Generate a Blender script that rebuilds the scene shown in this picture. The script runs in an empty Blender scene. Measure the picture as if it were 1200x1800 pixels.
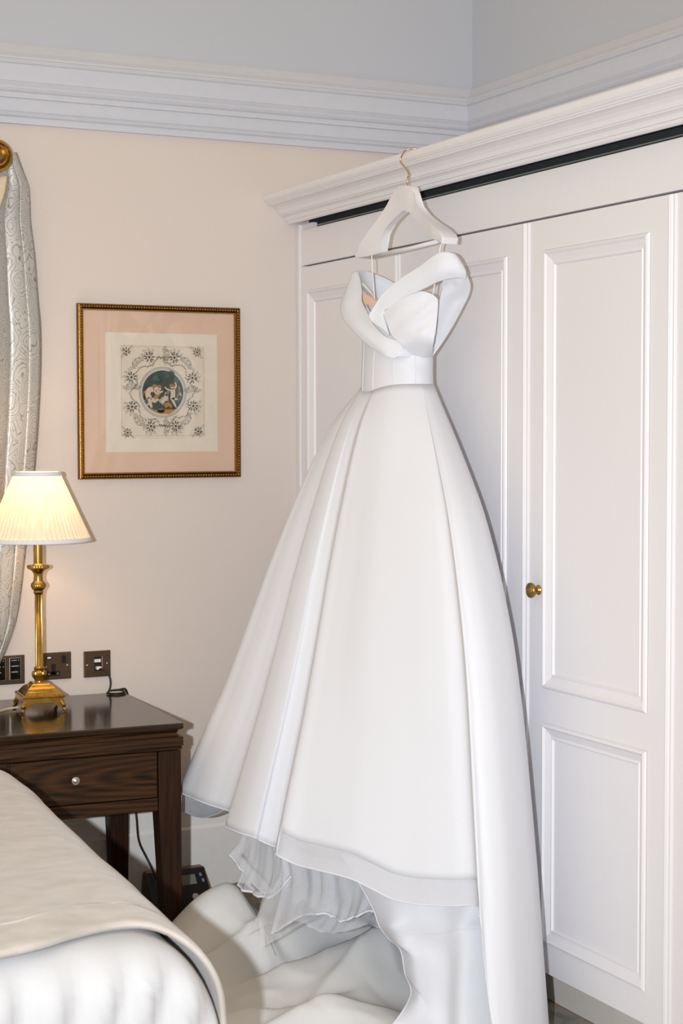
import bpy, bmesh, math, random
from mathutils import Vector, Matrix, noise

random.seed(7)
SC = bpy.context.scene
COL = SC.collection
PI = math.pi

# ------------------------------------------------------------------ camera
F_PX, YAW, PITCH, ROLL, EYE = 3001.155, 0.461857, -0.04922, -0.00192, 1.5
_fw = Vector((math.sin(YAW) * math.cos(PITCH), math.cos(YAW) * math.cos(PITCH), math.sin(PITCH)))
_rt = Vector((math.cos(YAW), -math.sin(YAW), 0.0))
_up = _rt.cross(_fw)
CAM_R = _rt * math.cos(ROLL) + _up * math.sin(ROLL)
CAM_U = _up * math.cos(ROLL) - _rt * math.sin(ROLL)
CAM_F = _fw
CAM_P = Vector((0, 0, EYE))
cam_data = bpy.data.cameras.new('camera')
cam = bpy.data.objects.new('camera', cam_data)
COL.objects.link(cam)
m = Matrix((CAM_R, CAM_U, -CAM_F)).transposed().to_4x4()
m.translation = CAM_P
cam.matrix_world = m
cam_data.sensor_fit = 'VERTICAL'
cam_data.sensor_height = 36.0
cam_data.lens = F_PX / 1800 * 36.0
cam_data.clip_start = 0.05
cam_data.dof.use_dof = True
cam_data.dof.focus_distance = 4.3
cam_data.dof.aperture_fstop = 8.0
SC.camera = cam

# ------------------------------------------------------------------ light
world = bpy.data.worlds.new('room_ambience')
SC.world = world
world.use_nodes = True
bg = world.node_tree.nodes['Background']
bg.inputs['Color'].default_value = (1.0, 0.81, 0.585, 1)
bg.inputs['Strength'].default_value = 0.70

fl = bpy.data.lights.new('camera_flash', 'SPOT')
fl.energy = 545
fl.color = (0.91, 0.955, 1.0)
fl.spot_size = math.radians(72)
fl.spot_blend = 1.0
fl.shadow_soft_size = 0.02
flash = bpy.data.objects.new('camera_flash', fl)
COL.objects.link(flash)
fm = m.copy()
fm.translation = CAM_P - CAM_R * 0.21 + CAM_U * 0.01 - CAM_F * 0.05
flash.matrix_world = fm

SC.view_settings.view_transform = 'Standard'
SC.view_settings.look = 'None'
SC.view_settings.exposure = 0.0
SC.view_settings.gamma = 1.0
SC.view_settings.use_curve_mapping = False


# ------------------------------------------------------------------ measuring helpers
def ray(px, py):
    return CAM_R * ((px - 600) / F_PX) - CAM_U * ((py - 900) / F_PX) + CAM_F


def on(px, py, axis, v):
    d = ray(px, py)
    return CAM_P + d * ((v - CAM_P[axis]) / d[axis])


def dp(px, py, d):
    return CAM_P + ray(px, py) * d


# ------------------------------------------------------------------ materials
def srgb(r, g, b):
    def c(u):
        u /= 255.0
        return u / 12.92 if u <= 0.04045 else ((u + 0.055) / 1.055) ** 2.4
    return (c(r), c(g), c(b), 1.0)


class NT:
    def __init__(self, name):
        self.mat = bpy.data.materials.new(name)
        self.mat.use_nodes = True
        self.t = self.mat.node_tree
        self.b = self.t.nodes['Principled BSDF']
        self.out = self.t.nodes['Material Output']

    def n(self, kind, **kw):
        nd = self.t.nodes.new(kind)
        for k, v in kw.items():
            if k in nd.inputs:
                nd.inputs[k].default_value = v
            else:
                setattr(nd, k, v)
        return nd

    def l(self, a, b):
        self.t.links.new(a, b)

    def coords(self, scale=(1, 1, 1), rot=(0, 0, 0)):
        tc = self.n('ShaderNodeTexCoord')
        mp = self.n('ShaderNodeMapping')
        mp.inputs['Scale'].default_value = scale
        mp.inputs['Rotation'].default_value = rot
        self.l(tc.outputs['Object'], mp.inputs['Vector'])
        return mp.outputs['Vector']

    def ramp(self, fac, stops):
        r = self.n('ShaderNodeValToRGB')
        els = r.color_ramp.elements
        while len(els) < len(stops):
            els.new(0.5)
        for e, (p, c) in zip(els, stops):
            e.position = p
            e.color = c
        self.l(fac, r.inputs['Fac'])
        return r.outputs['Color']

    def bump(self, h, strength=0.2, dist=0.002):
        b = self.n('ShaderNodeBump')
        b.inputs['Strength'].default_value = strength
        b.inputs['Distance'].default_value = dist
        self.l(h, b.inputs['Height'])
        self.l(b.outputs['Normal'], self.b.inputs['Normal'])


def plain(name, col, rough=0.5, metal=0.0, scale=60, amt=0.04, bump=0.0, bdist=0.001, spec=0.5, stretch=(1, 1, 1)):
    m_ = NT(name)
    v = m_.coords(tuple(scale * s for s in stretch))
    nz = m_.n('ShaderNodeTexNoise', Scale=1.0, Detail=3.0)
    m_.l(v, nz.inputs['Vector'])
    lo = tuple(max(0, c * (1 - amt)) for c in col[:3]) + (1,)
    hi = tuple(min(1, c * (1 + amt)) for c in col[:3]) + (1,)
    m_.l(m_.ramp(nz.outputs['Fac'], [(0.3, lo), (0.7, hi)]), m_.b.inputs['Base Color'])
    m_.b.inputs['Roughness'].default_value = rough
    m_.b.inputs['Metallic'].default_value = metal
    m_.b.inputs['Specular IOR Level'].default_value = spec
    if bump:
        m_.bump(nz.outputs['Fac'], bump, bdist)
    return m_.mat


MAT = {}
MAT['wall_cream'] = plain('wall_cream', srgb(214, 205, 200), 0.85, scale=260, amt=0.025, bump=0.15, spec=0.2)
MAT['wall_blue'] = plain('wall_pale_blue', srgb(190, 195, 206), 0.85, scale=200, amt=0.02, bump=0.1, spec=0.2)
MAT['cornice_paint'] = plain('cornice_paint', srgb(202, 206, 217), 0.7, scale=30, amt=0.015, bump=0.1, bdist=0.002, spec=0.25)
MAT['skirting'] = plain('skirting_paint', srgb(236, 233, 230), 0.5, scale=40, amt=0.015, spec=0.3)
MAT['wardrobe'] = plain('wardrobe_paint', srgb(229, 228, 232), 0.45, scale=18, amt=0.005, bump=0.02, bdist=0.001, spec=0.3, stretch=(1, 4, 1))
MAT['plinth'] = plain('plinth_paint', srgb(226, 220, 214), 0.6, scale=18, amt=0.02, spec=0.2)
MAT['void_shade'] = plain('recess_shade_paint', srgb(52, 58, 60), 0.8, amt=0.05, spec=0.1)  # dark colour stands in for the shade inside the wardrobe
MAT['track'] = plain('track_metal', srgb(170, 178, 180), 0.35, 0.8, amt=0.03)
MAT['dress'] = plain('white_satin_organza', srgb(223, 226, 234), 0.62, scale=420, amt=0.012, bump=0.05, bdist=0.0006, spec=0.25)
MAT['nude'] = plain('nude_lining', srgb(222, 186, 164), 0.7, amt=0.03)
MAT['hanger'] = plain('white_hanger', srgb(226, 226, 230), 0.4, scale=8, amt=0.01)
MAT['ribbon'] = plain('clear_white_ribbon', srgb(240, 238, 238), 0.25, amt=0.01)
MAT['gold_wire'] = plain('gold_wire', srgb(206, 178, 128), 0.25, 1.0, amt=0.03)
MAT['sheet'] = plain('white_cotton', srgb(226, 227, 228), 0.85, scale=500, amt=0.02, bump=0.1, bdist=0.0006, spec=0.15)
MAT['seam'] = plain('seam_thread', srgb(170, 168, 164), 0.9, amt=0.03)
MAT['duvet'] = plain('duvet_white', srgb(194, 195, 198), 0.85, scale=300, amt=0.015, bump=0.08, bdist=0.001, spec=0.15)
MAT['black'] = plain('black_plastic', srgb(14, 15, 16), 0.35, amt=0.1)
MAT['black_gloss'] = plain('black_glass', srgb(8, 14, 14), 0.12, amt=0.05)
MAT['lcd'] = plain('grey_lcd', srgb(122, 122, 116), 0.3, amt=0.04)
MAT['grey_btn'] = plain('grey_button', srgb(150, 140, 132), 0.4, amt=0.03)
MAT['blue_btn'] = plain('blue_button', srgb(120, 130, 165), 0.4, amt=0.03)
MAT['tan_edge'] = plain('tan_casing', srgb(120, 92, 68), 0.5, amt=0.05)
MAT['bronze'] = plain('bronze_plate', srgb(92, 74, 58), 0.42, 0.7, scale=90, amt=0.08, stretch=(1, 1, 8))
MAT['steel'] = plain('satin_steel', srgb(176, 170, 160), 0.3, 0.9, amt=0.03)
MAT['white_plastic'] = plain('white_plastic', srgb(225, 225, 225), 0.4, amt=0.02)
MAT['screen_text'] = plain('screen_text', srgb(165, 178, 180), 0.6, amt=0.02)
MAT['rubber'] = plain('black_cable', srgb(20, 20, 20), 0.5, amt=0.1)
MAT['flex'] = plain('pale_flex', srgb(214, 200, 170), 0.5, amt=0.03)
MAT['mat_board'] = plain('peach_mount', srgb(232, 200, 176), 0.9, scale=500, amt=0.03, spec=0.1)
MAT['paper'] = plain('cream_print', srgb(238, 226, 208), 0.9, scale=60, amt=0.02, spec=0.1)
MAT['paper_inner'] = plain('cream_print_inner', srgb(233, 219, 200), 0.9, scale=60, amt=0.03, spec=0.1)
MAT['ink'] = plain('sepia_ink', srgb(112, 102, 88), 0.9, scale=300, amt=0.25, spec=0.1)
MAT['ink_dark'] = plain('dark_ink', srgb(84, 78, 70), 0.9, scale=300, amt=0.25, spec=0.1)
MAT['ink_tan'] = plain('tan_rule', srgb(200, 166, 128), 0.9, amt=0.1, spec=0.1)
MAT['ring_grey'] = plain('grey_blue_ring', srgb(198, 194, 186), 0.9, amt=0.05, spec=0.1)
MAT['skin_paint'] = plain('painted_skin', srgb(226, 200, 176), 0.9, scale=400, amt=0.12, spec=0.1)
MAT['hair_paint'] = plain('painted_hair', srgb(176, 128, 74), 0.9, scale=400, amt=0.2, spec=0.1)
MAT['cloth_paint'] = plain('painted_cloth', srgb(186, 140, 70), 0.9, scale=300, amt=0.25, spec=0.1)
MAT['grey_paint'] = plain('painted_grey', srgb(190, 184, 178), 0.9, scale=300, amt=0.2, spec=0.1)
MAT['leaf_paint'] = plain('painted_leaf', srgb(88, 110, 92), 0.9, scale=400, amt=0.3, spec=0.1)


def mat_brass(name, a, b, rough, scale=40):
    m_ = NT(name)
    nz = m_.n('ShaderNodeTexNoise', Scale=1.0, Detail=4.0)
    m_.l(m_.coords((scale,) * 3), nz.inputs['Vector'])
    m_.l(m_.ramp(nz.outputs['Fac'], [(0.3, a), (0.7, b)]), m_.b.inputs['Base Color'])
    m_.b.inputs['Metallic'].default_value = 1.0
    m_.b.inputs['Roughness'].default_value = rough
    return m_.mat


MAT['brass'] = mat_brass('polished_brass', srgb(160, 126, 62), srgb(192, 156, 88), 0.24)
MAT['antique_brass'] = mat_brass('antique_brass', srgb(150, 116, 62), srgb(184, 148, 88), 0.3, 120)
MAT['gilt_dark'] = mat_brass('dark_gilt', srgb(96, 66, 30), srgb(140, 100, 48), 0.38, 200)
MAT['gilt'] = mat_brass('gilt_bead', srgb(180, 140, 78), srgb(206, 168, 104), 0.3, 200)


def mat_wood(name, dark, light, fine, rings, rough, spec, axis='Y', centre=(0, 0, 0), mix=0.22, wscale=2.4):
    m_ = NT(name)
    nz = m_.n('ShaderNodeTexNoise', Scale=1.0, Detail=6.0, Distortion=0.3)
    m_.l(m_.coords(fine), nz.inputs['Vector'])
    wv = m_.n('ShaderNodeTexWave', Scale=wscale, Distortion=2.2, Detail=2.0)
    wv.wave_type = 'RINGS'
    wv.rings_direction = axis
    vc = m_.coords(rings)
    vc.node.inputs['Location'].default_value = tuple(-c_ * r_ for c_, r_ in zip(centre, rings))
    m_.l(vc, wv.inputs['Vector'])
    wv.inputs['Detail Scale'].default_value = 0.8
    mx = m_.n('ShaderNodeMix')
    mx.data_type = 'FLOAT'
    mx.inputs[0].default_value = mix
    m_.l(nz.outputs['Fac'], mx.inputs[2])
    m_.l(wv.outputs['Fac'], mx.inputs[3])
    m_.l(m_.ramp(mx.outputs[0], [(0.28, dark), (0.70, light)]), m_.b.inputs['Base Color'])
    m_.b.inputs['Roughness'].default_value = rough
    m_.b.inputs['Specular IOR Level'].default_value = spec
    m_.bump(mx.outputs[0], 0.05, 0.001)
    return m_.mat


MAT['wood'] = mat_wood('dark_oak', srgb(20, 10, 4), srgb(70, 43, 20), (5, 70, 110), (1.3, 4, 9), 0.45, 0.2, 'Y', (-0.02, 0, 0.55))
MAT['wood_leg'] = mat_wood('dark_oak_leg', srgb(22, 11, 5), srgb(58, 34, 16), (110, 110, 5), (14, 14, 1.0), 0.5, 0.18, 'Z', mix=0.06)
MAT['wood_top'] = mat_wood('polished_dark_oak', srgb(26, 15, 9), srgb(52, 33, 20), (4, 80, 60), (1.2, 6, 10), 0.14, 0.6, 'Z', (-0.2, 0.3, 0), mix=0.12)


def mat_throw():
    m_ = NT('taupe_throw')
    nz = m_.n('ShaderNodeTexNoise', Scale=1.0, Detail=5.0)
    m_.l(m_.coords((16, 30, 16)), nz.inputs['Vector'])
    m_.l(m_.ramp(nz.outputs['Fac'], [(0.25, srgb(170, 163, 156)), (0.75, srgb(194, 187, 181))]), m_.b.inputs['Base Color'])
    m_.b.inputs['Roughness'].default_value = 0.6
    m_.b.inputs['Sheen Weight'].default_value = 0.3
    n2 = m_.n('ShaderNodeTexNoise', Scale=1.0, Detail=2.0)
    m_.l(m_.coords((300, 300, 300)), n2.inputs['Vector'])
    m_.bump(n2.outputs['Fac'], 0.25, 0.0012)
    return m_.mat


def mat_carpet():
    m_ = NT('mottled_carpet')
    nz = m_.n('ShaderNodeTexNoise', Scale=1.0, Detail=6.0, Distortion=0.6)
    m_.l(m_.coords((14, 9, 14)), nz.inputs['Vector'])
    m_.l(m_.ramp(nz.outputs['Fac'], [(0.3, srgb(126, 122, 112)), (0.5, srgb(166, 162, 152)), (0.62, srgb(172, 142, 108)), (0.75, srgb(186, 182, 172))]), m_.b.inputs['Base Color'])
    m_.b.inputs['Roughness'].default_value = 0.95
    n2 = m_.n('ShaderNodeTexNoise', Scale=1.0, Detail=2.0)
    m_.l(m_.coords((400,) * 3), n2.inputs['Vector'])
    m_.bump(n2.outputs['Fac'], 0.5, 0.004)
    return m_.mat


def mat_damask():
    m_ = NT('silver_damask')
    v = m_.coords((24, 24, 17))
    nz = m_.n('ShaderNodeTexNoise', Scale=0.9, Detail=1.0)
    m_.l(v, nz.inputs['Vector'])
    mx = m_.n('ShaderNodeMix')
    mx.data_type = 'RGBA'
    mx.inputs[0].default_value = 0.35
    m_.l(v, mx.inputs[6])
    m_.l(nz.outputs['Color'], mx.inputs[7])
    vo = m_.n('ShaderNodeTexVoronoi', Scale=1.3)
    m_.l(mx.outputs[2], vo.inputs['Vector'])
    ml = m_.n('ShaderNodeMath', operation='MULTIPLY')
    ml.inputs[1].default_value = 30.0
    m_.l(vo.outputs['Distance'], ml.inputs[0])
    sn = m_.n('ShaderNodeMath', operation='SINE')
    m_.l(ml.outputs[0], sn.inputs[0])
    n2 = m_.n('ShaderNodeTexNoise', Scale=4.0, Detail=2.0)
    m_.l(v, n2.inputs['Vector'])
    ad = m_.n('ShaderNodeMath', operation='MULTIPLY_ADD')
    ad.inputs[1].default_value = 1.0
    m_.l(sn.outputs[0], ad.inputs[0])
    sb = m_.n('ShaderNodeMapRange')
    sb.inputs['To Min'].default_value = -1.5
    sb.inputs['To Max'].default_value = 1.5
    m_.l(n2.outputs['Fac'], sb.inputs['Value'])
    m_.l(sb.outputs['Result'], ad.inputs[2])
    ab = m_.n('ShaderNodeMath', operation='ABSOLUTE')
    m_.l(ad.outputs[0], ab.inputs[0])
    m_.l(m_.ramp(ab.outputs[0], [(0.10, srgb(142, 135, 124)), (0.42, srgb(190, 189, 187))]), m_.b.inputs['Base Color'])
    m_.b.inputs['Roughness'].default_value = 0.42
    m_.b.inputs['Metallic'].default_value = 0.3
    m_.bump(ad.outputs[0], 0.12, 0.001)
    return m_.mat


def mat_see_through(name, col, alpha, scale=350):
    m_ = NT(name)
    m_.b.inputs['Base Color'].default_value = col
    m_.b.inputs['Roughness'].default_value = 0.8
    m_.b.inputs['Specular IOR Level'].default_value = 0.1
    nz = m_.n('ShaderNodeTexNoise', Scale=1.0, Detail=2.0)
    m_.l(m_.coords((scale,) * 3), nz.inputs['Vector'])
    mr = m_.n('ShaderNodeMapRange')
    mr.inputs['To Min'].default_value = alpha - 0.06
    mr.inputs['To Max'].default_value = alpha + 0.06
    m_.l(nz.outputs['Fac'], mr.inputs['Value'])
    m_.l(mr.outputs['Result'], m_.b.inputs['Alpha'])
    return m_.mat


def mat_glass():
    m_ = NT('picture_glass')
    tr = m_.n('ShaderNodeBsdfTransparent')
    gl = m_.n('ShaderNodeBsdfGlossy', Roughness=0.02)
    nz = m_.n('ShaderNodeTexNoise', Scale=2.0)
    m_.l(m_.coords((3, 3, 3)), nz.inputs['Vector'])
    fr = m_.n('ShaderNodeFresnel', IOR=1.45)
    mr = m_.n('ShaderNodeMapRange')
    mr.inputs['To Min'].default_value = 0.97
    mr.inputs['To Max'].default_value = 1.0
    m_.l(nz.outputs['Fac'], mr.inputs['Value'])
    m_.l(mr.outputs['Result'], tr.inputs['Color'])
    mx = m_.n('ShaderNodeMixShader')
    m_.l(fr.outputs[0], mx.inputs[0])
    m_.l(tr.outputs[0], mx.inputs[1])
    m_.l(gl.outputs[0], mx.inputs[2])
    m_.l(mx.outputs[0], m_.out.inputs['Surface'])
    return m_.mat


def mat_shade():
    m_ = NT('pleated_silk_shade')
    df = m_.n('ShaderNodeBsdfDiffuse')
    tl = m_.n('ShaderNodeBsdfTranslucent')
    nz = m_.n('ShaderNodeTexNoise', Scale=1.0, Detail=2.0)
    m_.l(m_.coords((60, 60, 6)), nz.inputs['Vector'])
    c = m_.ramp(nz.outputs['Fac'], [(0.3, srgb(240, 228, 208)), (0.7, srgb(248, 238, 222))])
    m_.l(c, df.inputs['Color'])
    m_.l(c, tl.inputs['Color'])
    mx = m_.n('ShaderNodeMixShader')
    mx.inputs[0].default_value = 0.19
    m_.l(df.outputs[0], mx.inputs[1])
    m_.l(tl.outputs[0], mx.inputs[2])
    m_.l(mx.outputs[0], m_.out.inputs['Surface'])
    return m_.mat


def mat_bulb():
    m_ = NT('lit_bulb')
    nz = m_.n('ShaderNodeTexNoise', Scale=5.0)
    e = m_.n('ShaderNodeEmission', Strength=10.0)
    m_.l(m_.ramp(nz.outputs['Fac'], [(0.0, (1, 0.66, 0.3, 1)), (1.0, (1, 0.72, 0.36, 1))]), e.inputs['Color'])
    m_.l(e.outputs[0], m_.out.inputs['Surface'])
    return m_.mat


MAT['throw'] = mat_throw()
MAT['carpet'] = mat_carpet()
MAT['damask'] = mat_damask()
MAT['lining'] = plain('cream_curtain_lining', srgb(216, 198, 172), 0.7, amt=0.03)
MAT['tulle'] = mat_see_through('white_tulle', srgb(238, 241, 248), 0.36)
MAT['tulle_dense'] = mat_see_through('dense_tulle', srgb(238, 241, 248), 0.52)
MAT['organza'] = mat_see_through('sheer_organza_hem', srgb(224, 227, 236), 0.74)
MAT['glass'] = mat_glass()
MAT['shade'] = mat_shade()
MAT['bulb'] = mat_bulb()


def mat_roundel():
    m_ = NT('painted_dark_garden')
    nz = m_.n('ShaderNodeTexNoise', Scale=1.0, Detail=5.0)
    m_.l(m_.coords((60, 60, 60)), nz.inputs['Vector'])
    m_.l(m_.ramp(nz.outputs['Fac'], [(0.3, srgb(42, 56, 60)), (0.5, srgb(62, 84, 88)), (0.66, srgb(78, 80, 62)), (0.8, srgb(98, 106, 98))]), m_.b.inputs['Base Color'])
    m_.b.inputs['Roughness'].default_value = 0.9
    return m_.mat


MAT['roundel'] = mat_roundel()


# ------------------------------------------------------------------ object helpers
def tag(o, label=None, cat=None, group=None, kind=None):
    if label: o['label'] = label
    if cat: o['category'] = cat
    if group: o['group'] = group
    if kind: o['kind'] = kind
    return o


def empty(name, loc=(0, 0, 0), rz=0.0):
    o = bpy.data.objects.new(name, None)
    o.empty_display_size = 0.05
    COL.objects.link(o)
    o.location = loc
    o.rotation_euler = (0, 0, rz)
    return o


def world_of(o):
    mt = Matrix.Translation(o.location) @ o.rotation_euler.to_matrix().to_4x4()
    return world_of(o.parent) @ mt if o.parent else mt


def obj(name, data, mat, parent=None, smooth=False, world=False, loc=None, auto=None):
    """link one mesh object; data = (verts, faces) or bmesh; world=True: verts are world coords"""
    me = bpy.data.meshes.new(name)
    if isinstance(data, tuple):
        me.from_pydata([tuple(v) for v in data[0]], [], data[1])
    else:
        data.normal_update()
        data.to_mesh(me)
        data.free()
    if world and parent is not None:
        me.transform(world_of(parent).inverted())
    me.update()
    mats = mat if isinstance(mat, (list, tuple)) else [mat]
    for k in mats:
        me.materials.append(MAT[k])
    if smooth:
        for p in me.polygons:
            p.use_smooth = True
    o = bpy.data.objects.new(name, me)
    COL.objects.link(o)
    if parent is not None:
        o.parent = parent
    if loc is not None:
        o.location = loc
    if auto:
        me.set_sharp_from_angle(angle=math.radians(auto))
    return o


def bm_box(bm, x0, x1, y0, y1, z0, z1, bev=0.0, seg=2):
    r = bmesh.ops.create_cube(bm, size=1.0)
    vs = r['verts']
    for v in vs:
        v.co = Vector(((x0 + x1) / 2 + v.co.x * (x1 - x0), (y0 + y1) / 2 + v.co.y * (y1 - y0), (z0 + z1) / 2 + v.co.z * (z1 - z0)))
    if bev:
        es = list({e for v in vs for e in v.link_edges})
        bmesh.ops.bevel(bm, geom=es, offset=bev, segments=seg, affect='EDGES', profile=0.6)
    return bm


def box(x0, x1, y0, y1, z0, z1, bev=0.0, seg=2):
    return bm_box(bmesh.new(), x0, x1, y0, y1, z0, z1, bev, seg)


def lathe(profile, seg=32, flute=None):
    """profile [(r,z)...] round z; flute(i, a) -> radius factor"""
    vs, fs = [], []
    for i, (r, z) in enumerate(profile):
        for k in range(seg):
            a = 2 * PI * k / seg
            q = r * (flute(i, k) if flute else 1.0)
            vs.append((q * math.cos(a), q * math.sin(a), z))
    n = len(profile)
    for i in range(n - 1):
        for k in range(seg):
            k2 = (k + 1) % seg
            fs.append((i * seg + k, i * seg + k2, (i + 1) * seg + k2, (i + 1) * seg + k))
    if profile[0][0] > 1e-4:
        fs.append(tuple(range(seg))[::-1])
    if profile[-1][0] > 1e-4:
        fs.append(tuple((n - 1) * seg + k for k in range(seg)))
    return vs, fs


def cr(p0, p1, p2, p3, t):
    return 0.5 * ((2 * p1) + (p2 - p0) * t + (2 * p0 - 5 * p1 + 4 * p2 - p3) * t * t + (3 * p1 - p0 - 3 * p2 + p3) * t ** 3)


def spline(pts, per=8, closed=False):
    pts = [Vector(p) for p in pts]
    out = []
    n = len(pts)
    rng = n if closed else n - 1
    for i in range(rng):
        if closed:
            a, b, c, d = pts[(i - 1) % n], pts[i], pts[(i + 1) % n], pts[(i + 2) % n]
        else:
            a, b, c, d = pts[max(i - 1, 0)], pts[i], pts[i + 1], pts[min(i + 2, n - 1)]
        for k in range(per):
            out.append(cr(a, b, c, d, k / per))
    if not closed:
        out.append(pts[-1])
    return out


def tube(path, r, seg=8, closed=False, flat=1.0):
    pts = [Vector(p) for p in path]
    n = len(pts)
    vs, fs = [], []
    prev = None
    for i in range(n):
        t = (pts[(i + 1) % n] - pts[i - 1]) if closed else (pts[min(i + 1, n - 1)] - pts[max(i - 1, 0)])
        if t.length < 1e-9:
            t = Vector((0, 0, 1))
        t.normalize()
        if prev is None:
            ref = Vector((0, 0, 1)) if abs(t.z) < 0.9 else Vector((1, 0, 0))
            nn = ref.cross(t).normalized()
        else:
            nn = (prev - t * prev.dot(t))
            nn = nn.normalized() if nn.length > 1e-6 else prev
        prev = nn
        bb = t.cross(nn)
        rr = r(i / (n - 1)) if callable(r) else r
        for k in range(seg):
            a = 2 * PI * k / seg
            vs.append(pts[i] + nn * (rr * math.cos(a)) + bb * (rr * flat * math.sin(a)))
    for i in range(n if closed else n - 1):
        j = (i + 1) % n
        for k in range(seg):
            k2 = (k + 1) % seg
            fs.append((i * seg + k, i * seg + k2, j * seg + k2, j * seg + k))
    if not closed:
        fs.append(tuple(range(seg))[::-1])
        fs.append(tuple((n - 1) * seg + k for k in range(seg)))
    return vs, fs


def grid(rows, close_u=False):
    nu = len(rows[0])
    vs = [v for r in rows for v in r]
    fs = []
    for i in range(len(rows) - 1):
        for k in range(nu if close_u else nu - 1):
            k2 = (k + 1) % nu
            fs.append((i * nu + k, i * nu + k2, (i + 1) * nu + k2, (i + 1) * nu + k))
    return vs, fs


def net(ctrl, pu=6, pv=6):
    """smooth surface through a net of control points ctrl[row][col]"""
    rows = [spline(r, pu) for r in ctrl]
    cols = [spline([rows[i][k] for i in range(len(rows))], pv) for k in range(len(rows[0]))]
    return [[cols[k][i] for k in range(len(cols))] for i in range(len(cols[0]))]


def prism_y(profile, y0, y1):
    """closed profile [(x,z)] swept along y"""
    n = len(profile)
    vs = [(x, y0, z) for x, z in profile] + [(x, y1, z) for x, z in profile]
    fs = [(k, (k + 1) % n, n + (k + 1) % n, n + k) for k in range(n)]
    fs.append(tuple(range(n))[::-1])
    fs.append(tuple(range(n, 2 * n)))
    return vs, fs


def rect_sweep(y0, y1, z0, z1, prof):
    """mitred moulding round a rectangle in the y-z plane; prof [(inset, x)] open"""
    vs, fs = [], []
    n = len(prof)
    for ins, x in prof:
        vs += [(x, y0 + ins, z0 + ins), (x, y1 - ins, z0 + ins), (x, y1 - ins, z1 - ins), (x, y0 + ins, z1 - ins)]
    for i in range(n - 1):
        for k in range(4):
            k2 = (k + 1) % 4
            fs.append((i * 4 + k, i * 4 + k2, (i + 1) * 4 + k2, (i + 1) * 4 + k))
    return vs, fs


def recalc(o):
    bm = bmesh.new()
    bm.from_mesh(o.data)
    bmesh.ops.recalc_face_normals(bm, faces=bm.faces)
    bm.to_mesh(o.data)
    bm.free()
    return o


def solidify(o, t, off=0.0):
    md = o.modifiers.new('thickness', 'SOLIDIFY')
    md.thickness = t
    md.offset = off
    return o


# ------------------------------------------------------------------ the room
YW, XR, ZTOP = 5.0, 2.983, 3.4
WX = 2.335                        # wardrobe door face
ZC0, ZC1 = 2.400, 2.636           # room cornice
X0R, Y0R = -2.6, -1.6


def wall_mesh(pts_lo, pts_hi):
    return [pts_lo[0], pts_lo[1], pts_hi[1], pts_hi[0]]


def struct(o, label=None):
    o['kind'] = 'structure'
    if label:
        o['label'] = label
    return o


fl_o = struct(obj('floor', box(X0R, XR + 0.1, Y0R, YW + 0.1, -0.1, 0.0), 'carpet'), 'mottled grey brown carpet')
vs = [(X0R, YW, 0), (XR, YW, 0), (XR, YW, ZC0 + 0.02), (X0R, YW, ZC0 + 0.02), (XR, YW, ZTOP), (X0R, YW, ZTOP),
      (X0R, YW + .1, 0), (XR + .1, YW + .1, 0), (XR + .1, YW + .1, ZTOP), (X0R, YW + .1, ZTOP)]
wb = struct(obj('wall_back', (vs, [(0, 1, 2, 3), (3, 2, 4, 5), (6, 9, 8, 7), (0, 3, 5, 9, 6)]), ['wall_cream', 'wall_blue']), 'cream wall with pale blue upper wall above the cornice')
wb.data.polygons[1].material_index = 1
vs = [(XR, Y0R, 0), (XR, YW, 0), (XR, YW, ZC0 + 0.02), (XR, Y0R, ZC0 + 0.02), (XR, YW, ZTOP), (XR, Y0R, ZTOP),
      (XR + .1, Y0R, 0), (XR + .1, YW + .1, 0), (XR + .1, YW + .1, ZTOP), (XR + .1, Y0R, ZTOP)]
wr = struct(obj('wall_right', (vs, [(0, 3, 2, 1), (3, 5, 4, 2), (6, 7, 8, 9), (0, 6, 9, 5, 3)]), ['wall_cream', 'wall_blue']), 'wall behind the wardrobe, pale blue above the cornice')
wr.data.polygons[1].material_index = 1

# room cornice: profile (protrusion, z)
CP = [(0.0, 2.400), (0.014, 2.400), (0.014, 2.4185), (0.017, 2.4205), (0.022, 2.422), (0.025, 2.4265), (0.022, 2.431), (0.017, 2.4325), (0.017, 2.434),
      (0.020, 2.436), (0.024, 2.452), (0.026, 2.471), (0.034, 2.4725), (0.034, 2.488), (0.040, 2.490), (0.044, 2.494), (0.041, 2.498), (0.038, 2.4995),
      (0.040, 2.505), (0.046, 2.512), (0.049, 2.5165), (0.046, 2.518), (0.042, 2.5195), (0.043, 2.540), (0.047, 2.5675), (0.053, 2.570), (0.056, 2.575),
      (0.053, 2.5805), (0.048, 2.583), (0.045, 2.5845), (0.044, 2.590), (0.030, 2.605), (0.012, 2.632), (0.008, 2.636), (0.0, 2.636)]


def wobble(s, amp):
    return amp * noise.noise(Vector((s * 1.7, 3.1, 0.0)))


NS = 60
rows = []
for i in range(NS + 1):
    x = X0R + (XR - X0R) * i / NS
    rows.append([Vector((min(x, XR - p), YW - p - (wobble(x, 0.002) if p > 0 else 0), z)) for p, z in CP])
c1 = struct(obj('trim_1', grid(rows), 'cornice_paint'), 'moulded pale blue plaster cornice on the back wall')
recalc(c1)
rows = []
for i in range(NS + 1):
    y = Y0R + (YW - Y0R) * i / NS
    rows.append([Vector((XR - p, min(y, YW - p), z)) for p, z in CP])
c2 = struct(obj('trim_2', grid(rows), 'cornice_paint'), 'moulded pale blue plaster cornice on the right wall')
recalc(c2)
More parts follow.
